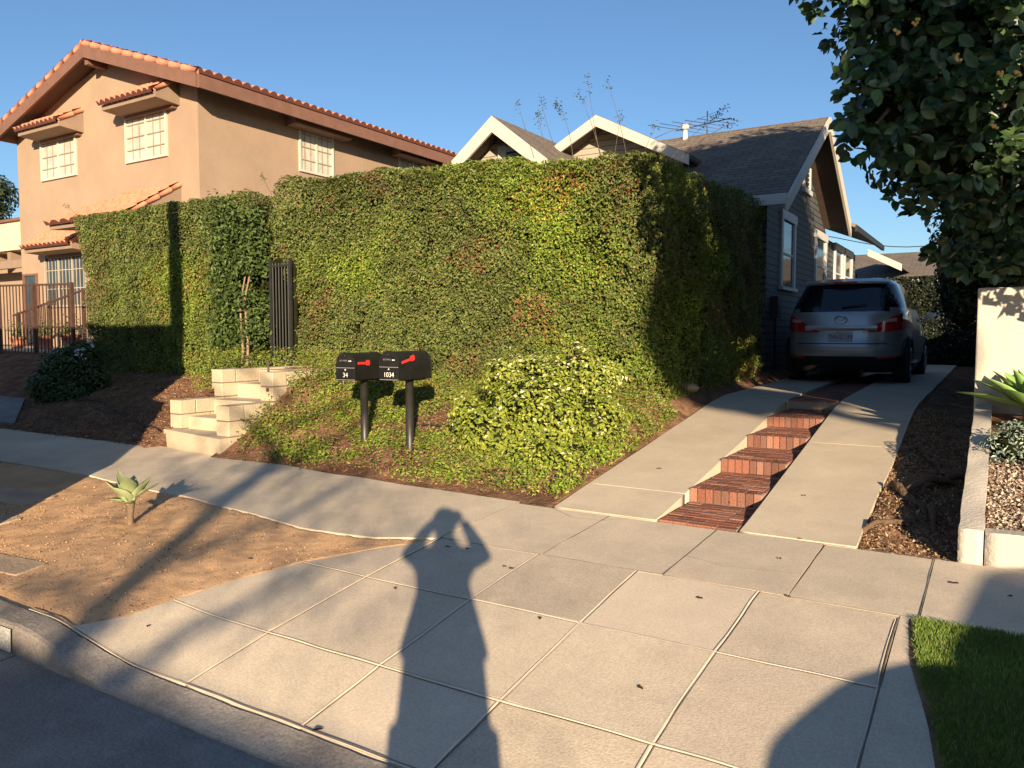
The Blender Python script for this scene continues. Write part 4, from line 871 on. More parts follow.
# rear wing roof
R.slab([(-2.65, 17.9, 3.93), (-2.65, 22.4, 3.93), (-5.5, 22.4, 5.1), (-5.5, 17.9, 5.1)], .07)
rf = R.build('roof', GH)
def barge(a, b, w=.2, t=.045, mt='cream_trim', axis='u'):
    a, b = Vector(a), Vector(b); q = Vector((0, 0, -w)); m = MB().mat(mt); d = (t, 0, 0) if axis == 'u' else (0, -t, 0)
    m.prism([tuple(a), tuple(b), tuple(b+q), tuple(a+q)], d); return m.build('bargeboard', rf)
barge((uo+.005, 12.2, 3.66), (uo+.005, VR, ZRI-.01)); barge((uo+.005, VR, ZRI-.01), (uo+.005, 18.0, 3.94), .26)
m = MB().mat('white_trim'); m.box((-13.5, 12.29, 3.58), (uo, 12.345, 3.74)); m.build('gutter', rf)
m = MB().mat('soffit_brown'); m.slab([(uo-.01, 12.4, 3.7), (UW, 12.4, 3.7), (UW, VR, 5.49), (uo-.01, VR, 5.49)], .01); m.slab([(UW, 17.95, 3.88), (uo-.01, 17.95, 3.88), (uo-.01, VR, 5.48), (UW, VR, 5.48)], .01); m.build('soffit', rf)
m = MB().mat('black_plastic'); m.box((-2.68, 17.95, 3.78), (-2.62, 22.4, 3.9)); m.build('fascia', rf)
def wtrim(par, v0, v1, z0, z1, label=None):
    m = MB().mat('white_trim'); f = .12
    m.box((UW, v0, z0), (UW+.04, v0+f, z1)); m.box((UW, v1-f, z0), (UW+.04, v1, z1)); m.box((UW, v0-.03, z1), (UW+.05, v1+.03, z1+.16)); m.box((UW, v0-.05, z0-.06), (UW+.08, v1+.05, z0)); m.box((UW, v0+f, (z0+z1)/2-.02), (UW+.025, v1-f, (z0+z1)/2+.02))
    m.box((UW+.0, v0+f, z0), (UW+.022, v0+f+.04, z1)); m.box((UW+.0, v1-f-.04, z0), (UW+.022, v1-f, z1)); w = m.build('window', par)
    m = MB().mat('dark_glass'); m.box((UW-.01, v0+f, z0), (UW+.008, v1-f, z1)); m.build('pane', w)
wtrim(GH, 14.05, 15.15, 2.45, 3.62); wtrim(GH, 17.0, 18.2, 2.5, 3.6); wtrim(GH, 19.2, 20.3, 2.5, 3.55); wtrim(GH, 20.5, 21.7, 2.5, 3.55)
m = MB().mat('white_trim'); m.box((UW, 15.75, 4.42), (UW+.04, 15.82, 4.86)); m.box((UW, 16.28, 4.42), (UW+.04, 16.36, 4.86)); m.box((UW, 15.70, 4.33), (UW+.06, 16.42, 4.42)); m.mat('iron_black')
for k in range(5): m.box((UW+.002, 15.82, 4.44+k*.085), (UW+.02, 16.28, 4.49+k*.085))
m.build('attic_vent', GH)
m = MB().mat('black_plastic'); m.box((UW, 13.5, 1.9), (UW+.12, 13.75, 2.25), .01); m.tube([(UW+.05, 13.62, 1.0), (UW+.05, 13.62, 1.9)], .02, 8); m.build('meter_box', GH)
# street-facing gables
def gable(u, v, z, hw, pitch_, depth, wallm, over=.5, bw=.2, endl=None, endr=None):
    zl = z-hw*pitch_
    m = MB().mat(wallm); m.prism([(u-hw+.3, v+over, 3.4), (u+hw-.3, v+over, 3.4), (u+hw-.3, v+over, zl+.3*pitch_-.1), (u, v+over, z-.1), (u-hw+.3, v+over, zl+.3*pitch_-.1)], (0, depth-over, 0)); g = m.build('gable_wall', GH)
    m = MB().mat('shingle'); m.slab([(u-hw, v, zl), (u, v, z), (u, v+depth, z), (u-hw, v+depth, zl)], .06); m.slab([(u, v, z), (u+hw, v, zl), (u+hw, v+depth, zl), (u, v+depth, z)], .06); r = m.build('gable_roof', GH)
    for s in (-1, 1):
        m = MB().mat('cream_trim'); a = (u, v-.005, z-.012); b = (u+s*hw, v-.005, zl-.012); m.prism([a, b, (b[0], b[1], b[2]-bw), (a[0], a[1], a[2]-bw*1.15)], (0, -.045, 0)); m.build('bargeboard', r)
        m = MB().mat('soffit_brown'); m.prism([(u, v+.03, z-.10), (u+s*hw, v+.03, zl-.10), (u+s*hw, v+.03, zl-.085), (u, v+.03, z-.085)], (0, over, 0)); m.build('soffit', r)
    return g
g1 = gable(-7.64, 11.6, 5.42, 2.3, .78, 4.0, 'siding_front', bw=.24)
m = MB().mat('cream_trim'); m.box((-7.82, 12.03, 4.3), (-7.64, 12.1, 5.0)); m.box((-7.19, 12.03, 4.3), (-7.05, 12.1, 4.95)); m.box((-7.64, 12.035, 4.88), (-7.19, 12.095, 4.98)); m.mat('iron_black'); m.box((-7.64, 12.07, 4.3), (-7.19, 12.099, 4.9)); m.mat('siding_front')
for k in range(5): m.box((-7.64, 12.04, 4.36+k*.11), (-7.19, 12.068, 4.40+k*.11))
m.build('louvre_vent', GH)
g2 = gable(-6.46, 13.3, 5.66, 1.78, .52, 2.2, 'siding_front', bw=.18)
m = MB().mat('pipe_white', True); p = onv(685, 141, 15.3); m.tube([(p[0], 15.3, 5.4), (p[0], 15.3, 5.72)], .05, 10); m.tube([(p[0], 15.3, 5.70), (p[0], 15.3, 5.80)], .075, 10); m.build('vent_pipe', GH)
# TV antenna
p = onv(707, 138, 15.4); TA = thing('tv_antenna', 'thin metal television antenna with slanting rods on the bungalow ridge', 'antenna', (p[0], 15.4, 5.55))
m = MB().mat('antenna_metal', True); m.tube([(p[0], 15.4, 5.45), (p[0], 15.4, 6.02)], .012, 6); m.build('mast', TA)
a, b = onv(675, 131, 15.4), onv(731, 118, 15.4); m = MB().mat('antenna_metal', True); m.tube([a, b], .011, 6); m.build('boom', TA)
m = MB().mat('antenna_metal', True)
for k in range(6):
    t = (k+.5)/6; q = [lerp(a[j], b[j], t) for j in range(3)]; L = .75-.07*k; m.tube([(q[0]-L*.5, q[1]-L, q[2]-.02), (q[0]+L*.5, q[1]+L, q[2]+.02)], .006, 5)
m.build('rods', TA)
# ------------------------------------------------------------------ rear garage, ivy wall, cable
GA = thing('garage', 'low shingle roofed garage with pale fascia at the end of the driveway', 'garage', (0, 29, .95))
p = onv(905, 278, 27.0); q = onv(950, 278, 27.0); r1 = onv(905, 252, 30); ge, gr = 3.35, r1[2]
m = MB().mat('siding'); m.box((-4.5, 27.4, .6), (4, 33, ge-.02)); m.build('wall', GA)
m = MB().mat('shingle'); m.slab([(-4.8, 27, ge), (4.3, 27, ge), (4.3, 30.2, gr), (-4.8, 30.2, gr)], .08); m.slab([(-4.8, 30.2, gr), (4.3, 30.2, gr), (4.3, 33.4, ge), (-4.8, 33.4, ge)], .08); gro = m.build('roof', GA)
m = MB().mat('white_trim'); m.box((-4.8, 26.93, ge-.2), (4.3, 26.99, ge-.03)); m.build('fascia', gro)
m = MB().mat('cream_trim'); a, b = onv(868, 249, 25), onv(902, 264, 25); m.prism([a, b, (b[0], b[1], b[2]-.2), (a[0], a[1], a[2]-.2)], (0, -.05, 0)); m.build('bargeboard', gro)
m = MB().mat('shingle'); a, b = onv(868, 250, 25.05), onv(902, 265, 25.05); m.slab([(a[0], 25.05, a[2]), (b[0], 25.05, b[2]), (b[0], 28.5, b[2]), (a[0], 28.5, a[2])], .06); m.build('porch_roof', gro)
IV = thing('ivy_wall', 'dark ivy covered wall closing the driveway behind the car', 'wall', (-1.2, 20.5, .9))
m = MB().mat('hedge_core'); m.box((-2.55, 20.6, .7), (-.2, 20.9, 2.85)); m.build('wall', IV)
n = 9000; P = np.stack([RNG.uniform(-2.6, -.15, n), 20.55-.12*RNG.random(n), RNG.uniform(.9, 2.95, n)], 1); leaves('foliage', P, np.tile([.1, -1, .3], (n, 1)), RNG.uniform(.06, .1, n), .7, pick(n, [(.015, .022, .010), (.06, .07, .05), (.012, .016, .008)], (3, 1, 2)), 'leaf', IV)
m = MB().mat('cable_black', True); a, b = onv(845, 239.5, 34), onv(960, 241.5, 34); m.tube([tuple(lerp(a[j], b[j], t)-(.25*math.sin(math.pi*t) if j == 2 else 0) for j in range(3)) for t in np.linspace(-2, 3, 40)], .018, 5)
tag(m.build('overhead_cable', org=(a[0], a[1], a[2])), 'thin overhead cable crossing the sky behind the driveway', 'cable')
# ------------------------------------------------------------------ trees
def limb(m, a, b, r0, r1, n=6, sag=.15, seg=8):
    a, b = Vector(a), Vector(b); q = []; L = (b-a).length; o = Vector((random.gauss(0, 1), random.gauss(0, 1), random.gauss(0, .5)))*L*.06
    for i in range(n+1): t = i/n; q.append(a.lerp(b, t)+o*math.sin(math.pi*t)+Vector((0, 0, sag*L*t*(1-t))))
    m.tube(q, [lerp(r0, r1, i/n) for i in range(n+1)], seg); return q
def XY(x, y, z): u, v = UVf(x, y); return (u, v, z)
def tree(name, label, base, fork, blobs, rt, nleaf, lsize, pal, w, leafmat='leaf_gloss', group=None, core=.55, spread=.8, cluster=0, ratio=.55, shell=.5, bark='bark', trunkpts=None):
    T = thing(name, label, 'tree', base, group)
    m = MB().mat(bark, True); limb(m, (base[0], base[1], base[2]-.2), fork, rt*1.15, rt*.75, 8, 0, 12); m.build('trunk', T)
    m = MB().mat(bark, True)
    for c, r in blobs:
        q = limb(m, fork, c, rt*.5, rt*.16, 7, .12)
        for k in range(6):
            d = Vector((random.gauss(0, 1), random.gauss(0, 1), random.gauss(0, .8))).normalized(); limb(m, q[-2-random.randint(0, 2)], tuple(c[j]+d[j]*r[j]*.85 for j in range(3)), rt*.14, .008, 4, .05, 5)
    m.build('branches', T)
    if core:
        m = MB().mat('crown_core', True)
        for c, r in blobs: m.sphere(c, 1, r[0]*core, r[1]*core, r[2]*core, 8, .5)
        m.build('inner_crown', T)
    if cluster:
        c0, n0 = blob_pts(nleaf//cluster, blobs, shell); P = np.repeat(c0, cluster, 0)
        ax = RNG.normal(0, 1, P.shape)+np.repeat(n0, cluster, 0)*.5; ax /= np.linalg.norm(ax, axis=1)[:, None]
        nrm = np.array([0, -.75, .5])+RNG.normal(0, .5, P.shape); leaves('foliage', P+ax*lsize*.15, nrm, RNG.uniform(.75, 1.2, len(P))*lsize, ratio, pick(len(P), pal, w), leafmat, T, shape='oval', axis=ax, spread=.3)
    else:
        P, Nn = blob_pts(nleaf, blobs, shell); leaves('foliage', P, Nn+np.array([0, 0, .4]), RNG.uniform(.7, 1.3, len(P))*lsize, ratio, pick(len(P), pal, w), leafmat, T, spread=spread)
    return T
near = [(at(935, -115, 4.5), (.66, .6, .62)), (at(945, 18, 4.5), (.50, .6, .72)), (at(1000, 60, 4.7), (.72, .65, .72)), (at(893, 105, 4.5), (.28, .35, .36)), (at(958, 160, 4.8), (.40, .4, .38)), (at(1035, 175, 5.0), (.5, .5, .48)), (at(912, -32, 4.5), (.52, .55, .46)), (at(985, 235, 5.4), (.3, .4, .3))]
TR = tree('broadleaf_tree', 'large dark tree with round glossy leaves overhanging from the upper right', XY(5.6, 7.6, 1.0), XY(5.0, 6.9, 3.2), near, .2, 12500, .084, [(.024, .05, .018), (.04, .08, .028), (.08, .13, .045)], (4, 3, 1.5), 'leaf_dark', core=.3, cluster=7, ratio=.6, shell=.8)
far = [(XY(3.45, 5.4, 4.9), (1.05, 1.0, 1.0)), (XY(3.55, 6.0, 4.2), (.9, .9, .8)), (XY(5.9, 7.2, 2.95), (.6, .6, .65)), (XY(4.6, 6.6, 5.0), (1.8, 1.5, 1.7)), (XY(5.9, 7.0, 4.9), (1.5, 1.3, 1.6)), (XY(4.2, 6.4, 3.5), (1.0, .9, .8)), (XY(5.3, 7.0, 3.4), (1.3, 1.0, .9)), (XY(4.1, 6.4, 6.3), (1.2, 1.1, .95)), (XY(5.3, 7.0, 6.3), (1.2, 1.1, 1.0)), (XY(3.6, 6.4, 3.3), (.7, .8, .7)), (XY(5.0, 7.2, 2.8), (.9, .8, .75)), (XY(4.45, 4.9, 2.6), (.85, .35, .6))]  # unseen crown lobes added so car, wall and roof fall in shade
P, Nn = blob_pts(30000, far, .5); leaves('foliage', P, Nn+np.array([0, 0, .4]), RNG.uniform(.09, .15, len(P)), .6, pick(len(P), [(.035, .058, .018), (.05, .08, .024), (.085, .12, .035)], (4, 3, 1)), 'leaf_dark', TR, spread=.8)
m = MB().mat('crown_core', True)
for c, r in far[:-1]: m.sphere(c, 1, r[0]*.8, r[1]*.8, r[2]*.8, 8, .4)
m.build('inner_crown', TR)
# figs on the lit branch tips
for (x, y) in ((995, 127), (897, 32), (916, 22), (999, 73), (1018, 74), (958, 57)):
    m = MB().mat('fig', True)
    for k in range(5): c = at(x+random.uniform(-3, 3), y+random.uniform(-3, 3), 4.0); m.sphere(c, .008, n=5)
    m.build('fruit', TR)
# tree beyond the boundary wall, right edge; one lobe added to shade the ivy
tree('dense_tree', 'dense dark tree rising behind the white boundary wall', XY(7.6, 11.2, 1.0), XY(7.3, 11, 2.4), [(at(995, 262, 10.5), (.75, .8, .85)), (at(1020, 240, 10), (1.0, 1, 1.0)), (at(960, 290, 11.5), (.36, .6, .8)), (at(1040, 180, 10.5), (1.3, 1.2, 1.3)), (XY(8.4, 11, 3.2), (1.2, 1, 1.3)), (at(1000, 215, 11), (.7, .7, .7))], .14, 16000, .085, [(.03, .045, .016), (.05, .07, .022), (.09, .12, .04)], (4, 3, .5), 'leaf_dark', core=.7, shell=.4)
tree('distant_tree', 'far tree top showing at the left edge of the sky', at(-6, 330, 42)[:2]+(0.9,), at(-6, 235, 42), [(at(-4, 195, 42), (1.2, 1, 1.0)), (at(-14, 215, 42), (1.5, 1, 1))], .2, 2600, .22, [(.04, .06, .03)], (1,), 'leaf', core=.4)
# trees across the street behind the camera (they throw the shadows)
tree('unseen_shade_tree', 'unseen broad street tree across the road added to shade the near crown', XY(6.6, -12.6, .1), XY(5.6, -12.4, 5.0), [(XY(3.55, -12, 6.6), (.32, .6, .8)), (XY(4.5, -12, 5.95), (.95, .6, .45)), (XY(5.9, -12, 8.6), (.9, 1, 1))], .2, 15000, .16, [(.06, .1, .03)], (1,), 'leaf', core=.85)  # unseen tree, its lobes placed to darken parts of the near crown
BT = thing('bare_tree', 'thin nearly leafless street tree across the road', 'tree', XY(-.85, -10.5, .1))
m = MB().mat('bark', True); b0 = XY(-.85, -10.5, -.1); f0 = XY(-.8, -10.5, 4.7); limb(m, b0, f0, .13, .09, 8, 0, 10); m.build('trunk', BT)
m = MB().mat('bark', True)
for k in range(9):
    z = 2.9+.3*k; a = random.uniform(-1, 1); s = 1 if k % 2 else -1; q = limb(m, XY(-.83, -10.5, z), XY(-.83+s*random.uniform(.7, 1.5), -10.5+a, z+random.uniform(.3, 1.0)), .045, .012, 6, .1, 6)
    for j in range(3): limb(m, q[3+j], tuple(q[3+j][i]+random.uniform(-.5, .5) for i in range(3)), .014, .005, 4, .05, 5)
m.build('branches', BT)
P = np.array([XY(-.8, -10.5, 4.2)])+RNG.normal(0, 1, (1800, 3))*np.array([.9, .6, .5]); leaves('foliage', P, np.tile([0, 0, 1.], (1800, 1)), .08, .6, pick(1800, [(.09, .13, .03)], (1,)), 'leaf', BT)
# utility pole at the near kerb, left of the picture
pu, pv = UVf(-4.85, 5.75); PO = thing('utility_pole', 'weathered wooden utility pole in the parkway left of the view', 'pole', (pu, pv, .17))
m = MB().mat('wood_pole', True); m.tube([(pu, pv, -.1), (pu, pv, 4), (pu, pv, 5.5)], [.16, .14, .12], 14); m.build('shaft', PO)
# box truck parked at the kerb left of the picture
TK = thing('box_truck', 'white box truck parked at the kerb left of the view', 'truck', (-8.5, .6, 0))
m = MB().mat('truck_white'); m.box((-12.6, -.55, .95), (-6.75, 1.65, 3.60), .03); m.build('cargo_box', TK)
m = MB().mat('truck_white'); m.prism([(-6.7, -.4, .55), (-5.25, -.4, .55), (-5.25, -.4, 1.15), (-5.45, -.4, 1.35), (-6.05, -.4, 2.15), (-6.7, -.4, 2.25)], (0, 1.95, 0)); m.build('cab', TK)
m = MB().mat('dark_glass'); m.prism([(-5.52, -.3, 1.40), (-6.0, -.3, 2.08), (-6.02, -.3, 2.12), (-5.47, -.3, 1.37)], (0, 1.75, 0)); m.build('windscreen', TK)
for u in (-11.4, -5.95):
    for v in (-.3, 1.4):
        m = MB().mat('tyre', True); m.tube([(u, v-.13, .42), (u, v+.13, .42)], .42, 24); wh = m.build('wheel', TK); m = MB().mat('rim'); m.tube([(u, v-.14, .42), (u, v+.14, .42)], .2, 16); m.build('rim', wh)
m = MB().mat('black_plastic'); m.box((-12.5, -.2, .55), (-6.7, 1.3, .94)); m.build('chassis', TK)
# house across the street
HO = thing('house', 'long low stucco house across the street behind the camera', 'house', (-6, -16, 0))
m = MB().mat('stucco_cream'); m.box((-22, -21, -.1), (8.2, -12.2, 3.7)); m.build('wall', HO)
m = MB().mat('shingle'); m.prism([(-22.4, -11.8, 3.7), (-22.4, -11.8, 4.1), (-22.4, -16.5, 5.15), (-22.4, -21.4, 4.0), (-22.4, -21.4, 3.7)], (31.0, 0, 0)); m.build('roof', HO)
for u in (-17, -9, 0, 5): window(HO, 'white_trim', 'dark_glass', 'v', (u, 1.2), (u+1.5, 2.5), -12.2, 1)
m = MB().mat('concrete'); m.sheet(lambda a, b: (lerp(-60, 60, a), lerp(-9.4, -7.2, b), .15), 20, 2, .2); struct(m.build('far_sidewalk'))
# ------------------------------------------------------------------ parked car
CU, CV, CZ = -2.02, 12.4, .865
CAR = thing('parked_car', 'silver grey compact minivan parked in the driveway seen from behind', 'car', (CU, CV, CZ))
ZW = [(.18, .78), (.28, .85), (.5, .875), (.78, .878), (.95, .862), (1.08, .84), (1.2, .80), (1.36, .735), (1.5, .67), (1.565, .60)]
ZR_ = [(.18, .14), (.28, .05), (.42, .0), (.58, .0), (.64, .035), (.8, .05), (.95, .07), (1.08, .11), (1.2, .20), (1.36, .33), (1.5, .44), (1.565, .50)]
ZF_ = [(.18, 4.4), (.3, 4.5), (.5, 4.55), (.7, 4.48), (.85, 4.2), (.95, 3.75), (1.02, 3.5), (1.2, 3.1), (1.4, 2.65), (1.5, 2.35), (1.565, 2.1)]
def ip(z, T): return float(np.interp(z, [p[0] for p in T], [p[1] for p in T]))
def cs(phi, z, e=0, sc=1):
    w = ip(z, ZW)+e; r = ip(z, ZR_)-e; f = ip(z, ZF_)+e; mid = (r+f)/2; hl = (f-r)/2; c, s = math.cos(phi), math.sin(phi); n = 4.2 if s < 0 else 3.2
    x = w*math.copysign(abs(c)**(2/n), c); y = mid+hl*math.copysign(abs(s)**(2/(n*1.35)), s)
    return (CU+x*sc, CV+mid+(y-mid)*sc, CZ+z)
def phx(x, z, e=0): w = ip(z, ZW)+e; c = min(1, (abs(x)/w))**(4.2/2); a = math.acos(c); return -a if x >= 0 else -(math.pi-a)
zs = [.18, .24, .28, .36, .42, .5, .58, .64, .72, .8, .87, .95, 1.02, 1.08, 1.14, 1.2, 1.28, 1.36, 1.43, 1.5, 1.535, 1.565]; NP = 144
m = MB().mat('car_paint', True); vs = []; tops = [(1.565, 1), (1.585, .93), (1.60, .8), (1.61, .5), (1.615, .02)]
# denser sampling at the rear corners
PH = [2*math.pi*i/NP for i in range(NP)]
for z in zs: vs += [cs(p, z) for p in PH]
for z, s in tops[1:]: vs += [tuple(cs(p, 1.565, 0, s)[:2])+(CZ+z,) for p in PH]
lev = zs+[t[0] for t in tops[1:]]
for j in range(len(lev)-1):
    for i in range(NP):
        zc = (lev[j]+lev[j+1])/2; p = PH[i]; s = math.sin(p)
        f = (j*NP+i, j*NP+(i+1) % NP, (j+1)*NP+(i+1) % NP, (j+1)*NP+i)
        if zc < .42: m.mat('black_plastic' if (s < -.3 and zc < .40) or zc < .27 else 'car_paint', True)
        elif 1.16 < zc < 1.50: m.mat('car_glass', True)
        elif 1.09 < zc < 1.16 and s < 0: m.mat('car_glass' if abs(math.cos(p)) < .55 or 1 > 2 else 'car_paint', True)
        else: m.mat('car_paint', True)
        m.f.append(f); m.m.append(m.mi); m.smooth.append(True)
m.v = [tuple(map(float, q)) for q in vs]; m.add([cs(p, .18) for p in PH], [tuple(range(NP))]); m.build('body', CAR)
def patch(mt, ph0, ph1, zlo, zhi, n=24, k=6, e=.012, name='patch', par=CAR):
    m = MB().mat(mt, True)
    def fn(a, b, e=e): p = lerp(ph0, ph1, a); t = a; return cs(p, lerp(zlo(t), zhi(t), b), e)
    m.grid(fn, n, k); b = len(m.v); ed = [(i/n, 0) for i in range(n+1)]+[(1, j/k) for j in range(1, k+1)]+[(1-i/n, 1) for i in range(1, n+1)]+[(0, 1-j/k) for j in range(1, k)]
    m.add([fn(*q) for q in ed]+[fn(*q, e=-.004) for q in ed], [(i, (i+1) % len(ed), len(ed)+(i+1) % len(ed), len(ed)+i) for i in range(len(ed))]); return m.build(name, par)
for s in (1, -1):
    p0 = phx(s*.30, .85); p1 = -.155 if s > 0 else -math.pi+.155
    lo = lambda t: np.interp(t, [0, .3, 1], [.775, .785, .85]); hi = lambda t: np.interp(t, [0, .15, .4, .7, 1], [.79, .90, 1.0, 1.06, 1.10])
    tl = patch('lamp_red', p0, p1, lo, hi, name='tail_light')
    patch('lamp_clear', lerp(p0, p1, .25), lerp(p0, p1, .5), lambda t: .92+.015*t, lambda t: .96+.03*t, 8, 2, .016, 'reversing_lens', tl)
m = MB().mat('plate_white'); yb = cs(-math.pi/2, .72)[1]; m.box((CU-.165, yb-.02, CZ+.64), (CU+.165, yb-.008, CZ+.79), .004); pl = m.build('number_plate', CAR)
text_mesh('7NUZ139', .085, 'plate_blue', 'registration_text', pl, (0, yb-.022-CV, .705), RX); text_mesh('California', .026, 'flag_red', 'state_text', pl, (0, yb-.022-CV, .768), RX)
m = MB().mat('chrome', True); y = cs(-math.pi/2, .96)[1]-.012; pts = [(CU+.085*math.cos(a), y, CZ+.96+.065*math.sin(a)) for a in np.linspace(0, 2*math.pi, 25)]; m.tube(pts, .008, 6, False)
m.tube([(CU-.075, y, CZ+.99), (CU-.045, y, CZ+.985), (CU, y, CZ+.945), (CU+.045, y, CZ+.985), (CU+.075, y, CZ+.99)], .007, 6); m.build('emblem', CAR)
m = MB().mat('car_paint', True); y = cs(-math.pi/2, .86)[1]; m.grid(lambda a, b: (CU+lerp(-.5, .5, a), y-.02+.02*abs(a-.5)*2-.012*math.sin(math.pi*b), CZ+lerp(.80, .875, b)), 16, 4); m.build('tailgate_handle', CAR)
patch('black_plastic', phx(-.62, .6), phx(.62, .6), lambda t: .60, lambda t: .612, 40, 1, .004, 'tailgate_gap')
patch('car_paint', phx(-.7, .5), phx(.7, .5), lambda t: .5, lambda t: .565, 40, 3, .02, 'bumper')
for s in (-1, 1): patch('lamp_red', phx(s*.72, .40), phx(s*.50, .40), lambda t: .385, lambda t: .42, 8, 1, .012, 'reflector')
m = MB().mat('car_paint', True); m.grid(lambda a, b: (CU+lerp(-.60, .60, a), cs(-math.pi/2, 1.52)[1]-.10+.16*b+.1*(2*a-1)**2, CZ+1.545+.05*b-.02*(2*a-1)**2), 20, 4); m.grid(lambda a, b: (CU+lerp(-.60, .60, a), cs(-math.pi/2, 1.52)[1]-.10+.1*(2*a-1)**2, CZ+1.515+.03*b-.02*(2*a-1)**2), 20, 2); sp = m.build('roof_spoiler', CAR)
m = MB().mat('lamp_red'); yy = cs(-math.pi/2, 1.52)[1]; m.box((CU-.17, yy-.11, CZ+1.517), (CU+.17, yy-.104, CZ+1.54)); m.build('brake_light', sp)
m = MB().mat('black_plastic', True); y1 = cs(-math.pi/2, 1.14)[1]; y2 = cs(-math.pi/2, 1.2)[1]; m.tube([(CU, y1-.02, CZ+1.14), (CU+.02, y1-.02, CZ+1.145), (CU+.34, y2-.03, CZ+1.19)], [.018, .012, .006], 6); m.build('rear_wiper', CAR)
m = MB().mat('black_plastic', True); m.tube([(CU+.1, CV+.8, CZ+1.6), (CU+.1, CV+.72, CZ+1.68)], [.012, .004], 6); m.build('roof_aerial', CAR)
for s in (-1, 1):
    m = MB().mat('car_paint', True); m.sphere((CU+s*1.0, CV+3.15, CZ+1.06), .1, 1.15, .5, .75, 8); m.tube([(CU+s*.84, CV+3.2, CZ+1.0), (CU+s*.95, CV+3.17, CZ+1.03)], .025, 6); mi = m.build('door_mirror', CAR)
    m = MB().mat('chrome'); m.box((CU+s*1.0-.085, CV+3.09, CZ+1.01), (CU+s*1.0+.085, CV+3.1, CZ+1.11)); m.build('mirror_glass', mi)
    for z in (.97,):
        m = MB().mat('car_paint', True)
        for vy in (1.9, 2.95): m.box((CU+s*.862-.02, CV+vy, CZ+z-.015), (CU+s*.862+.03, CV+vy+.16, CZ+z+.015), .006)
        m.build('door_handle', CAR)
    for vy in (.78, 3.5):
        x = CU+s*.775; m = MB().mat('tyre', True); m.tube([(x-s*.11, CV+vy, CZ+.32), (x+s*.085, CV+vy, CZ+.32), (x+s*.105, CV+vy, CZ+.32)], [.32, .32, .29], 32); wh = m.build('wheel', CAR)
        m = MB().mat('rim', True)
        for k in range(10): a = k*math.pi/5; m.tube([(x+s*.108, CV+vy, CZ+.32), (x+s*.112, CV+vy+.2*math.cos(a), CZ+.32+.2*math.sin(a))], .018, 5)
        m.tube([(x+s*.106, CV+vy+.205*math.cos(a), CZ+.32+.205*math.sin(a)) for a in np.linspace(0, 2*math.pi, 25)], .014, 6, False); m.build('rim', wh)
        m = MB().mat('black_plastic', True); pts = [(x+s*.092, CV+vy+.37*math.cos(a), CZ+.32+.37*math.sin(a)) for a in np.linspace(-.35, math.pi+.35, 24)]; m.tube(pts, .028, 6); m.build('wheel_arch', CAR)
for s in (-1, 1): m = MB().mat('black_plastic'); m.tube([(CU+s*.3, CV+.2, CZ+.2), (CU+s*.3, CV-.02+.1, CZ+.2)], .03, 8); m.build('exhaust_tip', CAR)
# sedan parked at the kerb to the right of the picture (its shadow falls on the lawn corner)
SU, SV = .84, .9
SE = thing('parked_sedan', 'dark blue sedan parked at the kerb right of the view', 'car', (SU+2.3, SV, 0))
sW = [(.2, .78), (.3, .84), (.6, .87), (.85, .84), (.95, .80), (1.02, .72), (1.2, .66), (1.38, .55), (1.44, .45)]
sR = [(.2, .15), (.4, .02), (.7, .0), (.76, .06), (.84, .18), (.89, .5), (1.0, .95), (1.2, 1.3), (1.38, 1.75), (1.44, 2.05)]
sF = [(.2, 4.45), (.4, 4.6), (.65, 4.55), (.8, 4.2), (.9, 4.1), (1.0, 3.85), (1.2, 3.5), (1.38, 3.2), (1.44, 3.0)]
def ss(phi, z, sc=1):
    w = ip(z, sW); r = ip(z, sR); f = ip(z, sF); mid = (r+f)/2; hl = (f-r)/2; c, t = math.cos(phi), math.sin(phi)
    y = w*math.copysign(abs(c)**.5, c)*sc; x = mid+hl*math.copysign(abs(t)**.42, t)*sc; return (SU+x, SV-y, z)
m = MB().mat('car_blue', True); zz = [.2, .3, .4, .55, .7, .78, .82, .86, .90, 1.02, 1.1, 1.2, 1.3, 1.38, 1.44]; vs = [ss(2*math.pi*i/72, z) for z in zz for i in range(72)]+[ss(2*math.pi*i/72, 1.44, .6)[:2]+(1.46,) for i in range(72)]+[ss(2*math.pi*i/72, 1.44, .02)[:2]+(1.465,) for i in range(72)]
m.v = [tuple(map(float, q)) for q in vs]
for j in range(len(zz)+1):
    for i in range(72): m.mat('car_glass' if 9 <= j <= 12 else 'car_blue', True); m.f.append((j*72+i, j*72+(i+1) % 72, (j+1)*72+(i+1) % 72, (j+1)*72+i)); m.m.append(m.mi); m.smooth.append(True)
m.build('body', SE)
for x in (.95, 3.65):
    for y in (-.74, .74):
        m = MB().mat('tyre', True); m.tube([(SU+x, SV+y-.1, .31), (SU+x, SV+y+.1, .31)], .31, 24); wh = m.build('wheel', SE); m = MB().mat('rim'); m.tube([(SU+x, SV+y-.11, .31), (SU+x, SV+y+.11, .31)], .17, 16); m.build('rim', wh)
for y in (-.55, .55): m = MB().mat('lamp_red'); m.box((SU+.03, SV+y-.12, .64), (SU+.2, SV+y+.12, .74), .02); m.build('tail_light', SE)
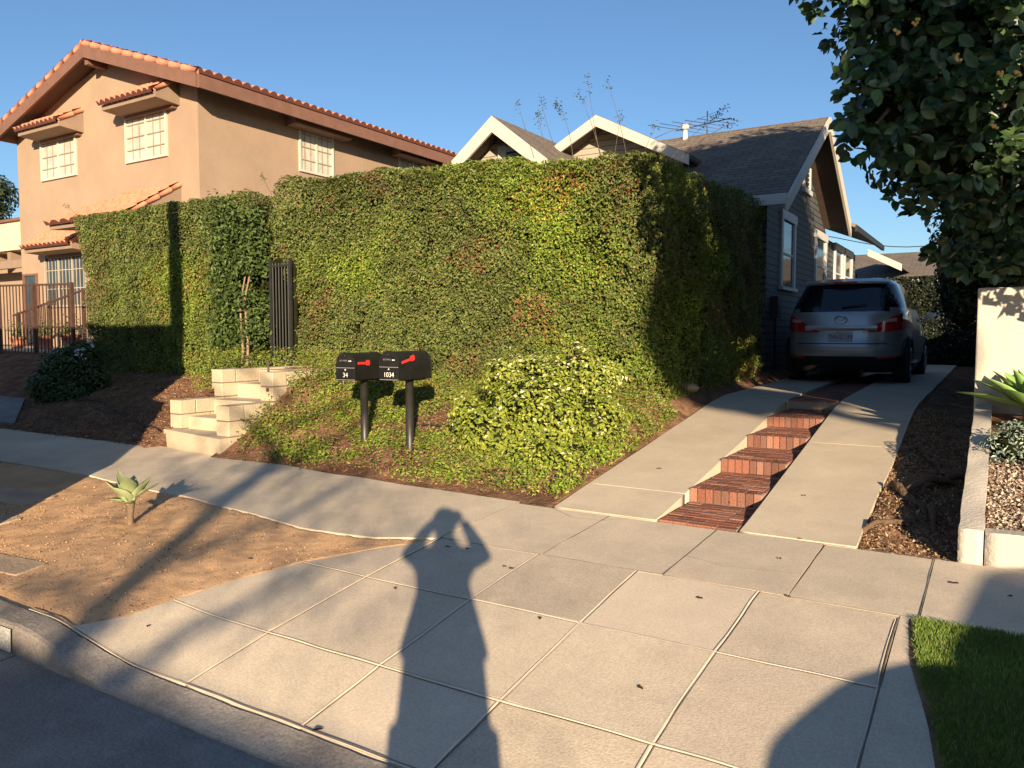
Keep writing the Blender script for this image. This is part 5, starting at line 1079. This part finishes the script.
# ------------------------------------------------------------------ the photographer (behind the lens; only the shadow is seen)
PS = thing('person', 'person in a knee length dark coat standing in the road taking the photo', 'person', XY(0, -.34, 0))
def P3(x, y, z): return XY(x, y, z)
def skinmesh(name, pts, edges, radii, mt, parent, sub=2):
    me = bpy.data.meshes.new(name); o_ = ORG[parent.name]; me.from_pydata([tuple(np.array(P3(*p))-np.array(o_)) for p in pts], edges, []); me.materials.append(MATS[mt])
    o = bpy.data.objects.new(name, me); COL.objects.link(o); o.parent = parent; ORG[o.name] = o_
    sk = o.modifiers.new('skin', 'SKIN'); sd = o.modifiers.new('sub', 'SUBSURF'); sd.levels = sub; sd.render_levels = sub
    for i, r in enumerate(radii): me.skin_vertices[0].data[i].radius = r if hasattr(r, '__len__') else (r, r)
    me.skin_vertices[0].data[0].use_root = True; return o
hy = -.33
body = [(0, hy, .95), (0, hy, 1.17), (0, hy, 1.38), (0, hy, 1.48), (0, hy+.01, 1.55), (0, hy+.02, 1.61), (0, hy+.02, 1.68),
        (-.14, hy, 1.43), (-.215, hy+.12, 1.42), (-.14, hy+.26, 1.52), (-.095, hy+.30, 1.58), (.14, hy, 1.43), (.215, hy+.12, 1.42), (.14, hy+.26, 1.52), (.095, hy+.30, 1.58),
        (-.1, hy, .88), (-.11, hy+.01, .5), (-.11, hy-.02, .1), (-.11, hy+.12, .04), (.1, hy, .88), (.11, hy+.01, .5), (.11, hy-.02, .1), (.11, hy+.12, .04)]
ed = [(0, 1), (1, 2), (2, 3), (3, 4), (4, 5), (5, 6), (2, 7), (7, 8), (8, 9), (9, 10), (2, 11), (11, 12), (12, 13), (13, 14), (0, 15), (15, 16), (16, 17), (17, 18), (0, 19), (19, 20), (20, 21), (21, 22)]
rad = [(.14, .11), (.12, .10), (.12, .09), (.055, .055), (.05, .055), (.07, .085), (.05, .06), .065, .055, .042, .03, .065, .055, .042, .03, .09, .06, .045, .04, .09, .06, .045, .04]
skinmesh('body', body, ed, rad, 'skin', PS)
# hands: palm and five fingers each, holding the phone edges
for s in (-1, 1):
    pp = [(s*.092, hy+.30, 1.57), (s*.085, hy+.305, 1.60)]; ee = [(0, 1)]; rr = [.026, .028]
    for k in range(4): i = len(pp); zz = 1.585+.016*k; pp += [(s*.078, hy+.312, zz), (s*.062, hy+.318, zz+.01), (s*.045, hy+.318, zz+.012)]; ee += [(1, i), (i, i+1), (i+1, i+2)]; rr += [.009, .0085, .007]
    i = len(pp); pp += [(s*.085, hy+.30, 1.575), (s*.06, hy+.295, 1.57), (s*.042, hy+.295, 1.575)]; ee += [(0, i), (i, i+1), (i+1, i+2)]; rr += [.011, .01, .008]
    skinmesh('hand', pp, ee, rr, 'skin', PS, 1)
m = MB().mat('hair', True); m.sphere(P3(0, hy-.01, 1.65), .09, .95, 1.05, 1.12, 10, .1); m.build('hair', PS)
def ring(z, rx, ry, n=24): return [P3(rx*math.cos(2*math.pi*i/n), hy+ry*math.sin(2*math.pi*i/n), z) for i in range(n)]
m = MB().mat('coat_cloth', True); lv = [(1.48, .08, .07), (1.45, .13, .10), (1.39, .145, .12), (1.30, .14, .125), (1.17, .175, .14), (1.07, .20, .16), (1.05, .20, .16), (1.04, .18, .14), (.8, .185, .15), (.55, .18, .15)]; n = 24; vs = []
for z, rx, ry in lv: vs += ring(z, rx, ry)
m.add(vs, [(j*n+i, j*n+(i+1) % n, (j+1)*n+(i+1) % n, (j+1)*n+i) for j in range(len(lv)-1) for i in range(n)]); m.build('coat', PS)
for s in (-1, 1):
    m = MB().mat('coat_cloth', True); m.tube([P3(s*.11, hy, 1.44), P3(s*.17, hy+.06, 1.42), P3(s*.215, hy+.12, 1.42), P3(s*.18, hy+.19, 1.475), P3(s*.13, hy+.26, 1.53)], [.055, .058, .055, .042, .032], 12); m.build('sleeve', PS)
    m = MB().mat('trousers', True); m.tube([P3(s*.1, hy, .85), P3(s*.11, hy+.01, .5), P3(s*.11, hy-.01, .12)], [.11, .085, .07], 12); m.build('trouser_leg', PS)
m = MB().mat('phone_black'); a = P3(-.075, -.03, 1.56); q = [P3(-.075, -.025, 1.565), P3(.075, -.025, 1.565), P3(.075, -.017, 1.565), P3(-.075, -.017, 1.565)]; m.hexa(q+[(p[0], p[1], 1.64) for p in q]); tag(m.build('phone', org=P3(0, -.02, 1.56)), 'black smartphone held sideways in both hands of the person', 'phone')
# ------------------------------------------------------------------ camera, light, sky
cam = bpy.data.cameras.new('camera'); co = bpy.data.objects.new('camera', cam); COL.objects.link(co); scene.camera = co
cam.sensor_fit = 'HORIZONTAL'; cam.sensor_width = 36; cam.lens = 36*F/1024; cam.clip_start = .02; cam.clip_end = 3000
co.location = (0, 0, H); co.rotation_euler = (math.pi/2-PIT, 0, 0)
sx, sy = math.sin(SUN_AZ), -math.cos(SUN_AZ)    # horizontal direction towards the sun
sd = Vector((sx*math.cos(SUN_EL), sy*math.cos(SUN_EL), math.sin(SUN_EL)))
sun = bpy.data.lights.new('sun', 'SUN'); so = bpy.data.objects.new('sun', sun); COL.objects.link(so)
sun.energy = 5.0; sun.angle = math.radians(.5); sun.color = (1, .79, .54); so.rotation_euler = sd.to_track_quat('Z', 'Y').to_euler()
w = bpy.data.worlds.new('World'); scene.world = w; w.use_nodes = True; N = w.node_tree.nodes; L = w.node_tree.links
sk = N.new('ShaderNodeTexSky'); sk.sky_type = 'NISHITA'; sk.sun_disc = False; sk.sun_elevation = SUN_EL; sk.sun_rotation = math.atan2(sx, sy)
sk.air_density = 1.0; sk.dust_density = .4; sk.ozone_density = 4.0; sk.altitude = 50
L.new(sk.outputs[0], N['Background'].inputs['Color']); N['Background'].inputs['Strength'].default_value = .068
vs = scene.view_settings; vs.view_transform = 'Standard'; vs.look = 'None'; vs.gamma = 1; vs.use_curve_mapping = False; vs.exposure = 1.2
scene.display_settings.display_device = 'sRGB'
